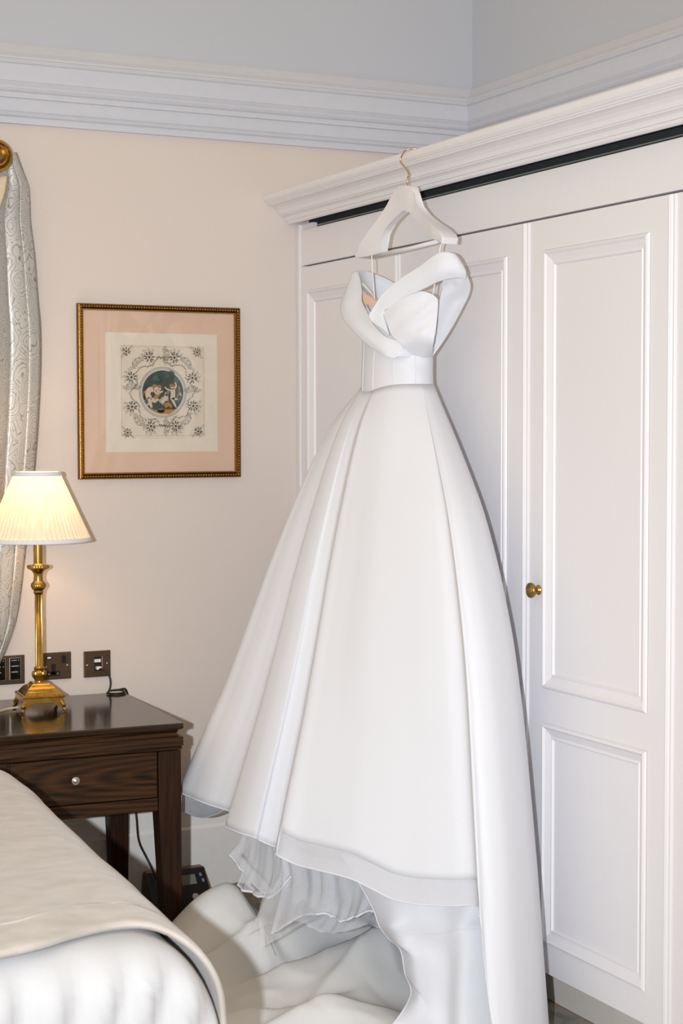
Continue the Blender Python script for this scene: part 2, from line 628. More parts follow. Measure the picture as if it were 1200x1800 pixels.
# skirting board
BP = [(YW, 0), (YW - 0.020, 0), (YW - 0.020, 0.236), (YW - 0.016, 0.240), (YW - 0.013, 0.2445), (YW - 0.013, 0.318), (YW - 0.016, 0.322), (YW - 0.014, 0.330), (YW - 0.007, 0.336), (YW - 0.004, 0.342), (YW, 0.344)]
n = len(BP)
vs = [(X0R, y, z) for y, z in BP] + [(WX + 0.02, y, z) for y, z in BP]
fs = [(k, k + 1, n + k + 1, n + k) for k in range(n - 1)] + [tuple(range(n)), tuple(range(n, 2 * n))]
struct(recalc(obj('baseboard_back', (vs, fs), 'skirting')), 'white painted skirting board')

# ------------------------------------------------------------------ fitted wardrobe
ward = tag(empty('fitted_wardrobe', (WX, 3.5, 0)), 'cream painted built-in wardrobe with panelled doors and moulded cornice', 'wardrobe')
WY0, WY1 = 1.88, 4.998
ZD0, ZD1 = 0.135, 2.012
o = obj('carcass', box(WX + 0.03, XR - 0.004, WY0, WY1, 0.136, 2.10), 'void_shade', ward, world=True)
obj('bottom_board', box(WX + 0.03, XR - 0.004, WY0, WY1, 0.1345, 0.1358), 'plinth', ward, world=True)
bm = box(WX + 0.115, WX + 0.13, WY0, WY1 - 0.002, 0.002, 0.134)
obj('plinth', bm, 'plinth', ward, world=True)
obj('end_post', box(WX - 0.006, WX + 0.028, 4.978, WY1, 0.0, 2.150, 0.002), 'wardrobe', ward, world=True)
obj('end_panel', box(WX - 0.002, XR - 0.004, WY0 - 0.02, WY0 - 0.001, 0.0, 2.15, 0.002), 'wardrobe', ward, world=True)
obj('frieze_board', box(WX, WX + 0.022, WY0, 4.977, 2.0175, 2.131, 0.0015), 'wardrobe', ward, world=True)
# filler at the far end, above the frieze
obj('filler_piece', box(WX + 0.004, WX + 0.02, 4.90, 4.977, 2.132, 2.149), 'wardrobe', ward, world=True)
# cornice profile measured where it meets the back wall
cp = [(WX + p, z) for p, z in [(-0.117, 2.2395), (-0.1205, 2.2355), (-0.1215, 2.230), (-0.119, 2.2225), (-0.112, 2.2150), (-0.1085, 2.2140), (-0.1085, 2.2105), (-0.1040, 2.2095), (-0.1040, 2.2060), (-0.0985, 2.2050),
      (-0.092, 2.2035), (-0.082, 2.1985), (-0.074, 2.1905), (-0.0705, 2.1825), (-0.0700, 2.1795), (-0.0650, 2.1790), (-0.0640, 2.1755), (-0.058, 2.1745), (-0.0505, 2.1705), (-0.0475, 2.1640), (-0.0475, 2.1600), (-0.0420, 2.1595), (-0.0405, 2.1530), (-0.0345, 2.1495)]]
prof = cp + [(WX - 0.029, 2.1495), (WX - 0.029, 2.166), (WX + 0.05, 2.170), (WX + 0.05, 2.222), (XR - 0.003, 2.222), (XR - 0.003, 2.2395)]
co = obj('cornice', prism_y(prof, WY0 - 0.10, WY1), 'wardrobe', ward, world=True)
recalc(co)
obj('recess_top_shade', box(WX - 0.0288, WX + 0.0275, WY0, 4.90, 2.1610, 2.1655), 'void_shade', ward, world=True)  # dark board added under the soffit so the cornice gap looks shaded
obj('door_track', box(WX + 0.016, WX + 0.026, WY0, 4.89, 2.138, 2.1415), 'track', ward, world=True)
obj('recess_back_shade', box(WX + 0.028, WX + 0.034, WY0, 4.977, 2.10, 2.172), 'void_shade', ward, world=True)  # dark strip behind the frieze gap, coloured like the shade in there

PROF = [(0.0, -0.0005), (0.003, -0.006), (0.008, -0.008), (0.011, -0.0055), (0.013, -0.003), (0.030, 0.0045), (0.033, 0.0045), (0.0345, 0.002), (0.037, 0.002), (0.040, 0.0075), (0.043, 0.0085)]


def add_door(y0, y1, knob=None, bead=True, panel_in=(0.082, 0.080)):
    g = 0.0012
    d = bmesh.new()
    pa, pb = y0 + panel_in[0], y1 - panel_in[1]
    zs = [(ZD0, 0.21), (0.765, 0.851), (1.937, ZD1)]
    bm_box(d, WX, WX + 0.022, y0 + g, pa, ZD0, ZD1)
    bm_box(d, WX, WX + 0.022, pb, y1 - g, ZD0, ZD1)
    for a, b in zs:
        bm_box(d, WX, WX + 0.022, pa, pb, a, b)
    door = obj('door', d, 'wardrobe', ward, world=True)
    for a, b in ((0.21, 0.765), (0.851, 1.937)):
        pn = obj('panel', box(WX + 0.0075, WX + 0.018, pa + 0.036, pb - 0.036, a + 0.036, b - 0.036), 'wardrobe', door, world=True)
        mo = obj('panel_moulding', rect_sweep(pa, pb, a, b, [(i_, WX + x_) for i_, x_ in PROF]), 'wardrobe', door, world=True)
        recalc(mo)
    if bead:     # fluted cover bead on the meeting edge of the door
        bp = [(WX + 0.001, -0.014), (WX - 0.004, -0.014), (WX - 0.0055, -0.012), (WX - 0.0055, -0.007), (WX - 0.003, -0.005), (WX - 0.0055, -0.003), (WX - 0.008, 0.0), (WX - 0.0055, 0.004), (WX - 0.003, 0.006), (WX - 0.0055, 0.008), (WX - 0.005, 0.0125), (WX + 0.001, 0.014)]
        n = len(bp)
        vs = [(x, y0 + dy, ZD0) for x, dy in bp] + [(x, y0 + dy, ZD1 - 0.002) for x, dy in bp]
        fs = [(k, (k + 1) % n, n + (k + 1) % n, n + k) for k in range(n)] + [tuple(range(n)), tuple(range(n, 2 * n))]
        recalc(obj('edge_bead', (vs, fs), 'wardrobe', door, world=True))
    if knob:
        pr = [(0.0, 0.0), (0.012, 0.0), (0.013, 0.002), (0.0115, 0.005), (0.0085, 0.007), (0.0075, 0.012), (0.009, 0.017), (0.0155, 0.0195), (0.0185, 0.022), (0.0195, 0.025),
              (0.0185, 0.028), (0.0165, 0.0292), (0.0155, 0.0288), (0.014, 0.0305), (0.0125, 0.0312), (0.0115, 0.0306), (0.0100, 0.0322), (0.0088, 0.0326), (0.0078, 0.0318), (0.0060, 0.0336), (0.0045, 0.0338), (0.0038, 0.0330), (0.0022, 0.0345), (0.0, 0.0348)]
        v_, f_ = lathe(pr, 28)
        v_ = [(WX - z, knob[0] + x, knob[1] + y) for x, y, z in v_]
        k_ = recalc(obj('knob', (v_, f_), 'antique_brass', door, smooth=True, world=True, auto=50))
        k_['label'] = 'round antique brass knob with turned rings'
    return door


for y0, y1, kn, pin in ((4.325, 4.977, None, (0.080, 0.050)), (3.645, 4.325, None, (0.090, 0.080)), (3.054, 3.645, (3.585, 1.095), (0.082, 0.080)), (2.462, 3.054, None, (0.08, 0.082)), (WY0, 2.462, None, (0.08, 0.08))):
    add_door(y0, y1, kn, True, pin)

# ------------------------------------------------------------------ bedside table
TROT = -math.radians(3.3)
table = tag(empty('bedside_table', (1.687, 4.363, 0), TROT), 'dark oak bedside table with a single drawer, beside the bed', 'table')
TD, TW, TZ = 0.605, 0.55, 0.691          # local: x from -TW to 0, y from 0 to TD


def tb(name, mat, x0, x1, y0, y1, z0, z1, bev=0.002, parent=table):
    return obj(name, box(x0, x1, y0, y1, z0, z1, bev), mat, parent)


tb('table_top', 'wood_top', -TW, 0, 0, TD, TZ - 0.016, TZ, 0.004)
tp = [(-0.004, TZ - 0.0162), (-0.012, TZ - 0.020), (-0.016, TZ - 0.028), (-0.012, TZ - 0.0375), (-0.002, TZ - 0.038), (-0.001, TZ - 0.062), (-0.006, TZ - 0.064), (-0.004, TZ - 0.068), (-0.006, TZ - 0.073), (-0.022, TZ - 0.076), (-0.03, TZ - 0.076)]
# moulded apron below the top, on the front and both sides
vs, fs = [], []
for p, z in tp:
    q = -p
    vs += [(-TW + q, TD - 0.005, z), (-TW + q, q, z), (-q, q, z), (-q, TD - 0.005, z)]
for i in range(len(tp) - 1):
    for k in range(3):
        fs.append((i * 4 + k, i * 4 + k + 1, (i + 1) * 4 + k + 1, (i + 1) * 4 + k))
recalc(obj('apron_moulding', (vs, fs), 'wood', table))
tb('carcase', 'wood', -TW + 0.03, -0.03, 0.032, TD - 0.01, 0.452, TZ - 0.0165)
tb('rail', 'wood', -TW + 0.071, -0.071, 0.014, 0.040, 0.450, 0.486)
dr = tb('drawer', 'wood', -TW + 0.0725, -0.0725, 0.016, 0.0315, 0.489, TZ - 0.078, 0.001)
v_, f_ = lathe([(0.0, 0.0), (0.007, 0.0), (0.0065, 0.006), (0.005, 0.010), (0.0075, 0.014), (0.0115, 0.017), (0.0120, 0.020), (0.0095, 0.0215), (0.008, 0.021), (0.0045, 0.0235), (0.0, 0.0245)], 24)
kb = recalc(obj('knob', ([(x, -z, y) for x, y, z in v_], f_), 'steel', dr, smooth=True, loc=(-0.305, 0.0155, 0.556)))
kb['label'] = 'small bright metal knob'


def leg(x, y, sx, sy):
    w0, w1 = 0.064, 0.044
    vs = []
    for z, w in ((0.0, w1), (0.45, w0), (TZ - 0.0765, w0)):
        xs = (x, x - sx * w) if sx > 0 else (x, x + w)
        ys = (y, y + w) if sy > 0 else (y, y - w)
        vs += [(xs[0], ys[0], z), (xs[1], ys[0], z), (xs[1], ys[1], z), (xs[0], ys[1], z)]
    fs = [(0, 1, 2, 3), (8, 9, 10, 11)]
    for i in range(2):
        for k in range(4):
            fs.append((i * 4 + k, i * 4 + (k + 1) % 4, i * 4 + 4 + (k + 1) % 4, i * 4 + 4 + k))
    return recalc(obj('leg', (vs, fs), 'wood_leg', table))


leg(-0.006, 0.010, 1, 1)
leg(-0.006, TD - 0.012, 1, -1)
leg(-TW + 0.006, 0.010, -1, 1)
leg(-TW + 0.006, TD - 0.012, -1, -1)

# ------------------------------------------------------------------ bedside lamp
LX, LY, LZ = 1.398, 4.762, TZ + 0.0032
lamp = tag(empty('table_lamp', (LX, LY, LZ), -math.radians(5)), 'brass column table lamp with pleated cream shade, lit, on the bedside table', 'lamp')
S = 0.121 / 2
FL = 20 * 4


def sq_ring(h, z):
    return [Vector((-h, -h, z)), Vector((h, -h, z)), Vector((h, h, z)), Vector((-h, h, z))]


base_prof = [(S - 0.006, 0.0235), (S - 0.002, 0.0245), (S - 0.002, 0.038), (S, 0.040), (S, 0.044), (S - 0.003, 0.0455), (S - 0.009, 0.047), (S - 0.012, 0.052), (S - 0.020, 0.062), (0.027, 0.072), (0.024, 0.0745), (0.022, 0.078), (0.0, 0.078)]
rows = []
for h, z in base_prof:
    r_ = []
    q = sq_ring(h, z)
    for k in range(4):
        for j in range(8):
            r_.append(q[k].lerp(q[(k + 1) % 4], j / 8))
    rows.append(r_)
lb = recalc(obj('base', grid(rows, True), 'brass', lamp))
# beading and ribs on the base
bm = bmesh.new()
for k in range(4):
    for j in range(12):
        a = sq_ring(S - 0.004, 0.0462)
        p = a[k].lerp(a[(k + 1) % 4], (j + 0.5) / 12)
        bmesh.ops.create_icosphere(bm, subdivisions=1, radius=0.0024, matrix=Matrix.Translation(p))
o = obj('bead_row', bm, 'brass', lb, smooth=True)
o['kind'] = 'stuff'
bm = bmesh.new()
for k in range(4):
    a, b = sq_ring(S - 0.0135, 0.0525), sq_ring(0.0285, 0.0712)
    for j in range(14):
        t_ = (j + 0.5) / 14
        p, q = a[k].lerp(a[(k + 1) % 4], 0.04 + 0.92 * t_), b[k].lerp(b[(k + 1) % 4], 0.04 + 0.92 * t_)
        mid = (p + q) / 2
        rot = (q - p).to_track_quat('Z', 'Y').to_matrix().to_4x4()
        bmesh.ops.create_cone(bm, cap_ends=True, segments=6, radius1=0.0015, radius2=0.001, depth=(q - p).length, matrix=Matrix.Translation(mid) @ rot)
o = obj('rib_row', bm, 'brass', lb, smooth=True)
o['kind'] = 'stuff'
for sx in (-1, 1):
    for sy in (-1, 1):
        # a splayed paw foot with two scalloped wings
        c = Vector((sx * (S - 0.004), sy * (S - 0.004), 0))
        ft = bmesh.new()
        vv, ff = tube(spline([c + Vector((-sx * 0.006, -sy * 0.006, 0.030)), c + Vector((sx * 0.001, sy * 0.001, 0.018)), c + Vector((sx * 0.001, sy * 0.001, 0.008)), c + Vector((sx * 0.007, sy * 0.007, 0.001))], 5), lambda t: 0.0085 - 0.0045 * t, 8)
        bv = [ft.verts.new(v) for v in vv]
        for f_ in ff:
            ft.faces.new([bv[i] for i in f_])
        for ax in (0, 1):
            pts = [(0.0, 0.026), (0.030, 0.026), (0.027, 0.021), (0.021, 0.020), (0.018, 0.015), (0.012, 0.013), (0.009, 0.008), (0.003, 0.004), (0.0, 0.003)]
            for off in (0,):
                a_, b_ = [], []
                for u, z in pts:
                    p = c.copy()
                    if ax == 0:
                        p.x -= sx * u
                    else:
                        p.y -= sy * u
                    p.z = z
                    o2 = Vector((0, sy * 0.003, 0)) if ax == 0 else Vector((sx * 0.003, 0, 0))
                    a_.append(ft.verts.new(p + o2))
                    b_.append(ft.verts.new(p - o2 * 0.4))
                ft.faces.new(a_)
                ft.faces.new(b_[::-1])
                for i in range(len(pts)):
                    j = (i + 1) % len(pts)
                    ft.faces.new((a_[i], b_[i], b_[j], a_[j]))
        f_o = recalc(obj('foot', ft, 'brass', lamp, smooth=True, auto=40))
# turned stem: z from pixel rows at the lamp axis
K = 1 / 619.0


def lz(py):
    return (1251 - py) * K - 0.003


stem = [(0.012, lz(1204)), (0.0135, lz(1202)), (0.0125, lz(1199)), (0.0145, lz(1197)), (0.020, lz(1191)), (0.0215, lz(1187)), (0.020, lz(1183)), (0.0135, lz(1180)), (0.0155, lz(1178)), (0.0155, lz(1175.5)), (0.0118, lz(1174))]
ns = len(stem)
stem += [(0.0105, lz(1172)), (0.0103, lz(1045))]
stem += [(0.013, lz(1043)), (0.0145, lz(1041)), (0.0130, lz(1038)), (0.017, lz(1036)), (0.0215, lz(1030)), (0.0205, lz(1026)), (0.0140, lz(1021)), (0.0125, lz(1012)), (0.0135, lz(1008)), (0.018, lz(1003)), (0.026, lz(1000)), (0.0305, lz(998)), (0.0315, lz(995)), (0.0300, lz(992.5)), (0.016, lz(992)), (0.0130, lz(990)), (0.0128, lz(960)), (0.0120, lz(930)), (0.0, lz(930))]
v_, f_ = lathe(stem, 64, lambda i, k: (0.90 if (k // 2) % 2 else 1.06) if i in (ns, ns + 1) else ((0.965 if k % 2 else 1.02) if i in (4, 5, 6, ns + 6, ns + 7, ns + 13, ns + 14) else 1.0))
recalc(obj('column', (v_, f_), 'brass', lamp, smooth=True, auto=35))
zb, zt_ = lz(948), lz(828)
rb, rt_ = 0.151, 0.0635
NP = 64


def shade_mesh(r0, z0, r1, z1, amp, n=4):
    rows = []
    for i in range(n + 1):
        t = i / n
        rr = r0 + (r1 - r0) * t
        rows.append([Vector(((rr + (amp if k % 2 else -amp) * (0.4 + 0.6 * (1 - t))) * math.cos(2 * PI * k / (NP * 2)), (rr + (amp if k % 2 else -amp) * (0.4 + 0.6 * (1 - t))) * math.sin(2 * PI * k / (NP * 2)), z0 + (z1 - z0) * t)) for k in range(NP * 2)])
    return grid(rows, True)


sh = obj('lamp_shade', shade_mesh(rb, zb, rt_, zt_, 0.0016), 'shade', lamp)


def band(r, z, h, slope):
    pr = [(r - slope * 0 + 0.001, z), (r + 0.0035, z + 0.001), (r + 0.0035 - slope * h, z + h - 0.001), (r + 0.001 - slope * h, z + h), (r - 0.002 - slope * h, z + h), (r - 0.002, z)]
    rows = [[Vector((q * math.cos(2 * PI * k / 64), q * math.sin(2 * PI * k / 64), zz)) for k in range(64)] for q, zz in pr + pr[:1]]
    return grid(rows, True)


sl = (rb - rt_) / (zt_ - zb)
recalc(obj('bottom_trim', band(rb, zb - 0.004, 0.0125, sl), 'dress', sh, smooth=True))
recalc(obj('top_trim', band(rt_ + 0.006, zt_ - 0.010, 0.012, sl), 'dress', sh, smooth=True))
v_, f_ = lathe([(0.0, 0.0), (0.012, 0.004), (0.016, 0.02), (0.026, 0.045), (0.028, 0.06), (0.022, 0.078), (0.0, 0.088)], 20)
obj('bulb', ([(x, y, z + lz(928)) for x, y, z in v_], f_), 'bulb', lamp, smooth=True)
recalc(obj('shade_ring', tube([(0.0635 * math.cos(a * PI / 16), 0.0635 * math.sin(a * PI / 16), zt_ - 0.004) for a in range(32)], 0.0015, 6, True), 'brass', sh))
for a in range(3):
    t_ = a * 2 * PI / 3 + 0.4
    obj('shade_spoke', tube([(0.0635 * math.cos(t_), 0.0635 * math.sin(t_), zt_ - 0.004), (0.0, 0.0, zt_ - 0.010)], 0.0014, 6), 'brass', sh)
bl = bpy.data.lights.new('lamp_bulb_light', 'POINT')
bl.energy = 2.4
bl.color = (1.0, 0.64, 0.30)
bl.shadow_soft_size = 0.03
blo = bpy.data.objects.new('lamp_bulb_light', bl)
COL.objects.link(blo)
blo.parent = lamp
blo.location = (0, 0, lz(868))
# lamp flex
fx = obj('lamp_flex', tube(spline([(LX - 0.05, LY + 0.035, TZ + 0.006), (LX - 0.085, LY + 0.03, TZ + 0.004), (LX - 0.12, LY + 0.0, TZ + 0.004), (LX - 0.17, LY - 0.05, TZ + 0.004), (LX - 0.24, LY - 0.02, TZ + 0.004), (LX - 0.26, LY + 0.1, TZ + 0.004), (LX - 0.25, YW - 0.012, TZ + 0.05)], 8), 0.0028, 8), 'flex', smooth=True)
tag(fx, 'pale lamp flex curling on the table behind the lamp base', 'cable')

# ------------------------------------------------------------------ wall plates


def wall_plate(name, label, cat, px0, px1, py0, py1, mat='bronze'):
    a, b = on(px0, py1, 1, YW), on(px1, py0, 1, YW)
    t = tag(empty(name, (a.x, YW, a.z)), label, cat)
    w, h = b.x - a.x, b.z - a.z
    obj('plate', box(0, w, -0.006, -0.0005, 0, h, 0.0025), mat, t)
    return t, w, h


def screw(t, x, z, parent=None):
    v_, f_ = lathe([(0.0036, 0.0), (0.0036, 0.001), (0.0026, 0.0018), (0.0, 0.002)], 14)
    return recalc(obj('screw', ([(x + a, -0.006 - c, z + b) for a, b, c in v_], f_), 'steel', t, smooth=True))


t, w, h = wall_plate('data_socket', 'dark bronze data socket plate with a black cable plugged in', 'socket', 146.4, 193.2, 1142.2, 1191.3)
obj('insert', box(w * 0.36, w * 0.69, -0.0085, -0.0055, h * 0.24, h * 0.78, 0.001), 'black', t)
obj('white_module', box(w * 0.38, w * 0.62, -0.0098, -0.008, h * 0.57, h * 0.69, 0.0006), 'white_plastic', t)
obj('plug', box(w * 0.42, w * 0.60, -0.022, -0.008, h * 0.30, h * 0.42, 0.002), 'white_plastic', t)
obj('insert_edge', box(w * 0.655, w * 0.69, -0.0098, -0.008, h * 0.26, h * 0.78, 0.0004), 'steel', t)
screw(t, w * 0.13, h * 0.47)
screw(t, w * 0.87, h * 0.50)
dsx = t.location.copy()
dsw, dsh = w, h

t, w, h = wall_plate('mains_socket', 'bronze three-pin mains socket with switch, behind the lamp', 'socket', 76.0, 124.0, 1144.8, 1195.5)
obj('switch', box(w * 0.63, w * 0.80, -0.0095, -0.0055, h * 0.60, h * 0.88, 0.0012), 'black', t)
obj('neon_window', box(w * 0.10, w * 0.29, -0.0085, -0.0055, h * 0.76, h * 0.88, 0.001), 'black', t)
obj('neon', box(w * 0.13, w * 0.26, -0.0092, -0.008, h * 0.79, h * 0.85, 0.0004), 'white_plastic', t)
bm = bmesh.new()
bm_box(bm, w * 0.26, w * 0.43, -0.0080, -0.0055, h * 0.18, h * 0.58, 0.0008)
bm_box(bm, w * 0.12, w * 0.57, -0.0080, -0.0055, h * 0.14, h * 0.31, 0.0008)
obj('pin_block', bm, 'black', t)
obj('shutter', box(w * 0.16, w * 0.21, -0.0086, -0.0075, h * 0.19, h * 0.25), 'steel', t)
obj('shutter', box(w * 0.47, w * 0.52, -0.0086, -0.0075, h * 0.19, h * 0.25), 'steel', t)
screw(t, w * 0.10, h * 0.47)
screw(t, w * 0.86, h * 0.50)

t, w, h = wall_plate('light_switch_panel', 'bronze control panel with two dark touch displays beside the curtain', 'switch panel', -28.0, 42.4, 1150.5, 1206.0)
for a, b in ((0.10, 0.515), (0.625, 0.885)) if False else ((0.13, 0.505), (0.63, 0.885)):
    p_ = obj('display_frame', box(w * a - 0.002, w * b + 0.002, -0.0075, -0.0055, h * 0.15, h * 0.92, 0.0008), 'steel', t)
    obj('display', box(w * a, w * b, -0.0083, -0.0070, h * 0.17, h * 0.90), 'black_gloss', p_)
    for k, zz in enumerate((0.83, 0.63, 0.43)):
        L = (0.62, 0.70, 0.74)[k]
        bm = bmesh.new()
        x = w * a + 0.004
        x1 = w * a + (w * b - w * a) * L
        while x < x1:
            dx = random.uniform(0.001, 0.0022)
            bm_box(bm, x, x + dx, -0.0086, -0.0082, h * zz - 0.001 - random.uniform(0, 0.0006), h * zz + 0.0012 + random.uniform(0, 0.0008))
            x += dx + 0.0005
        o = obj('display_text', bm, 'screen_text', p_)
        o['kind'] = 'stuff'
        if k < 2:
            obj('display_mark', box(w * b - 0.0065, w * b - 0.004, -0.0086, -0.0082, h * zz - 0.0012, h * zz + 0.0014), 'screen_text', p_)

# cable from the data socket over the table edge
px0 = dsx.x + dsw * 0.52
pz0 = dsx.z + dsh * 0.33
cab = obj('data_cable', tube(spline([(px0, YW - 0.02, pz0), (px0 + 0.012, YW - 0.034, pz0 - 0.003), (px0 + 0.024, YW - 0.04, pz0 - 0.02), (px0 + 0.028, YW - 0.042, TZ + 0.03), (px0 + 0.022, YW - 0.044, TZ + 0.008), (px0 + 0.012, YW - 0.060, TZ + 0.004), (px0 + 0.035, YW - 0.085, TZ + 0.004), (px0 + 0.068, YW - 0.062, TZ + 0.005), (px0 + 0.060, YW - 0.034, TZ + 0.006), (px0 + 0.030, YW - 0.030, TZ + 0.006), (px0 + 0.062, YW - 0.022, TZ + 0.006), (1.738, YW - 0.014, TZ + 0.002), (1.746, YW - 0.012, TZ - 0.05), (1.742, YW - 0.012, 0.5)], 8), 0.0030, 8), 'rubber', smooth=True)
tag(cab, 'thin black cable looping from the data socket onto the table', 'cable')
cab2 = obj('power_cable', tube(spline([on(237, 1405, 1, 4.955), on(240, 1440, 1, 4.95), on(244, 1478, 1, 4.95), on(256, 1505, 1, 4.945), on(266, 1525, 1, 4.93), on(275, 1545, 1, 4.90)], 8), 0.0034, 8), 'rubber', smooth=True)
tag(cab2, 'black cable hanging under the bedside table to the floor', 'cable')

# clock radio leaning on the skirting
A = on(258, 1524, 1, 4.955)
B = on(351, 1515, 1, 4.955)
dev = tag(empty('clock_radio', ((A.x + B.x) / 2, 4.9, 0.0)), 'black digital clock radio with grey screen on the floor behind the table leg', 'radio')
hw = (B.x - A.x) / 2 + 0.008
ztop = 0.125
vs = [(-hw - .008, -0.065, 0.0), (hw + .008, -0.065, 0.0), (hw + .008, 0.075, 0.0), (-hw - .008, 0.075, 0.0), (-hw, 0.04, ztop), (hw, 0.04, ztop), (hw, 0.073, ztop), (-hw, 0.073, ztop)]
bm = bmesh.new()
bv = [bm.verts.new(v) for v in vs]
for f_ in [(0, 3, 2, 1), (4, 5, 6, 7), (0, 1, 5, 4), (1, 2, 6, 5), (2, 3, 7, 6), (3, 0, 4, 7)]:
    bm.faces.new([bv[i] for i in f_])
bmesh.ops.bevel(bm, geom=bm.edges[:], offset=0.003, segments=2, affect='EDGES')
obj('casing', bm, 'tan_edge', dev)


def slab(name, mat, u0, u1, v0, v1, t0, t1, parent):
    a, b, d = Vector((-hw, -0.065, 0.0)), Vector((hw, -0.065, 0.0)), Vector((-hw, 0.04, ztop))
    ux, vx = b - a, d - a
    nn = ux.cross(vx).normalized()
    P = lambda u, v, t: a + ux * u + vx * v + nn * t
    vs = [P(u0, v0, t0), P(u1, v0, t0), P(u1, v1, t0), P(u0, v1, t0), P(u0, v0, t1), P(u1, v0, t1), P(u1, v1, t1), P(u0, v1, t1)]
    return recalc(obj(name, (vs, [(0, 3, 2, 1), (4, 5, 6, 7), (0, 1, 5, 4), (1, 2, 6, 5), (2, 3, 7, 6), (3, 0, 4, 7)]), mat, parent))


slab('front_panel', 'black', -0.02, 0.985, 0.02, 0.99, -0.002, 0.003, dev)
slab('screen', 'lcd', 0.55, 0.80, 0.66, 0.86, 0.002, 0.0036, dev)
slab('button', 'blue_btn', 0.875, 0.915, 0.80, 0.87, 0.002, 0.0045, dev)
slab('button', 'blue_btn', 0.895, 0.935, 0.68, 0.75, 0.002, 0.0045, dev)
a, b, d = Vector((-hw, -0.065, 0.0)), Vector((hw, -0.065, 0.0)), Vector((-hw, 0.04, ztop))
ux, vx = b - a, d - a
nn = ux.cross(vx).normalized()
c = a + ux * 0.72 + vx * 0.40 + nn * 0.002
e1, e2 = ux.normalized(), vx.normalized()
v_, f_ = lathe([(0.0115, 0.0), (0.0115, 0.003), (0.009, 0.0042), (0.0, 0.0045)], 24)
recalc(obj('dial', ([c + e1 * x + e2 * y + nn * z for x, y, z in v_], f_), 'grey_btn', dev, smooth=True))

# ------------------------------------------------------------------ framed print
fa = on(136.0, 836.5, 1, YW - 0.02)
fb = on(420.5, 538.5, 1, YW - 0.02)
FW = 0.532
fr = tag(empty('framed_print', (1.862 - FW / 2 - 0.002, YW, 1.345)), 'gilt framed antique print with peach mount hanging on the cream wall', 'picture')
FH = 0.533
fd = 0.022


def frame_sweep(prof, w, h):
    """prof (inset, y) closed, mitred round the picture"""
    vs, fs = [], []
    n = len(prof)
    for ins, y in prof:
        vs += [(ins, y, ins), (w - ins, y, ins), (w - ins, y, h - ins), (ins, y, h - ins)]
    for i in range(n):
        j = (i + 1) % n
        for k in range(4):
            k2 = (k + 1) % 4
            fs.append((i * 4 + k, i * 4 + k2, j * 4 + k2, j * 4 + k))
    return vs, fs


mould = recalc(obj('frame', frame_sweep([(0.0, -0.001), (0.0, -0.014), (0.002, -0.018), (0.005, -0.019), (0.007, -0.016), (0.010, -0.0165), (0.013, -0.013), (0.0155, -0.015), (0.018, -0.012), (0.018, -0.001)], FW, FH), 'gilt_dark', fr))
bm = bmesh.new()
for side in range(4):
    nb = 62
    for j in range(nb):
        u = 0.006 + (FW - 0.012) * (j + 0.5) / nb
        p = {0: (u, 0.0082), 1: (u, FH - 0.0082), 2: (0.0082, u), 3: (FW - 0.0082, u)}[side]
        bmesh.ops.create_icosphere(bm, subdivisions=1, radius=0.0031, matrix=Matrix.Translation((p[0], -0.0172, p[1])))
o = obj('bead_row', bm, 'gilt', mould, smooth=True)
o['kind'] = 'stuff'
recalc(obj('sight_edge', frame_sweep([(0.0155, -0.0115), (0.0165, -0.0140), (0.0185, -0.0140), (0.0195, -0.0115), (0.0195, -0.008), (0.0155, -0.008)], FW, FH), 'gilt', mould))
obj('mount_board', box(0.017, FW - 0.017, -0.0065, -0.002, 0.017, FH - 0.017), 'mat_board', fr)
# sheet of paper in the mount window (measured)
pl, pr_ = 0.0885, 0.4555
pb, pt = 0.082, 0.448
paper = obj('print', box(pl, pr_, -0.0078, -0.0064, pb, pt), 'paper', fr)
il, ir, ib, it = 0.139, 0.411, 0.131, 0.408
obj('print_field', box(il, ir, -0.0081, -0.0076, ib, it), 'paper_inner', paper)


def flat(polys, y, thick=0.0003):
    bm = bmesh.new()
    for poly in polys:
        a_ = [bm.verts.new((x, y, z)) for x, z in poly]
        b_ = [bm.verts.new((x, y - thick, z)) for x, z in poly]
        try:
            bm.faces.new(b_)
            for i in range(len(poly)):
                j = (i + 1) % len(poly)
                bm.faces.new((a_[i], a_[j], b_[j], b_[i]))
        except ValueError:
            pass
    bmesh.ops.recalc_face_normals(bm, faces=bm.faces)
    return bm


def ell(cx, cz, rx, rz, rot=0.0, n=12):
    c_, s_ = math.cos(rot), math.sin(rot)
    return [(cx + rx * math.cos(t) * c_ - rz * math.sin(t) * s_, cz + rx * math.cos(t) * s_ + rz * math.sin(t) * c_) for t in (2 * PI * k / n for k in range(n))]


def stroke(pts, w):
    pts = [Vector((p[0], p[1])) for p in pts]
    L, R_ = [], []
    for i in range(len(pts)):
        t = pts[min(i + 1, len(pts) - 1)] - pts[max(i - 1, 0)]
        nrm = Vector((-t.y, t.x)).normalized() * (w(i / (len(pts) - 1)) if callable(w) else w) / 2
        L.append(tuple(pts[i] + nrm))
        R_.append(tuple(pts[i] - nrm))
    return L + R_[::-1]


def quads(pts, w):
    return [stroke(pts[i:i + 2], w) for i in range(len(pts) - 1)]


def limb(pts, w0, w1):
    p3 = spline([(x, 0, z) for x, z in pts], 5)
    return stroke([(p.x, p.z) for p in p3], lambda t: w0 + (w1 - w0) * t)


def stf(*a):
    o_ = obj(*a)
    o_['kind'] = 'stuff'
    return o_


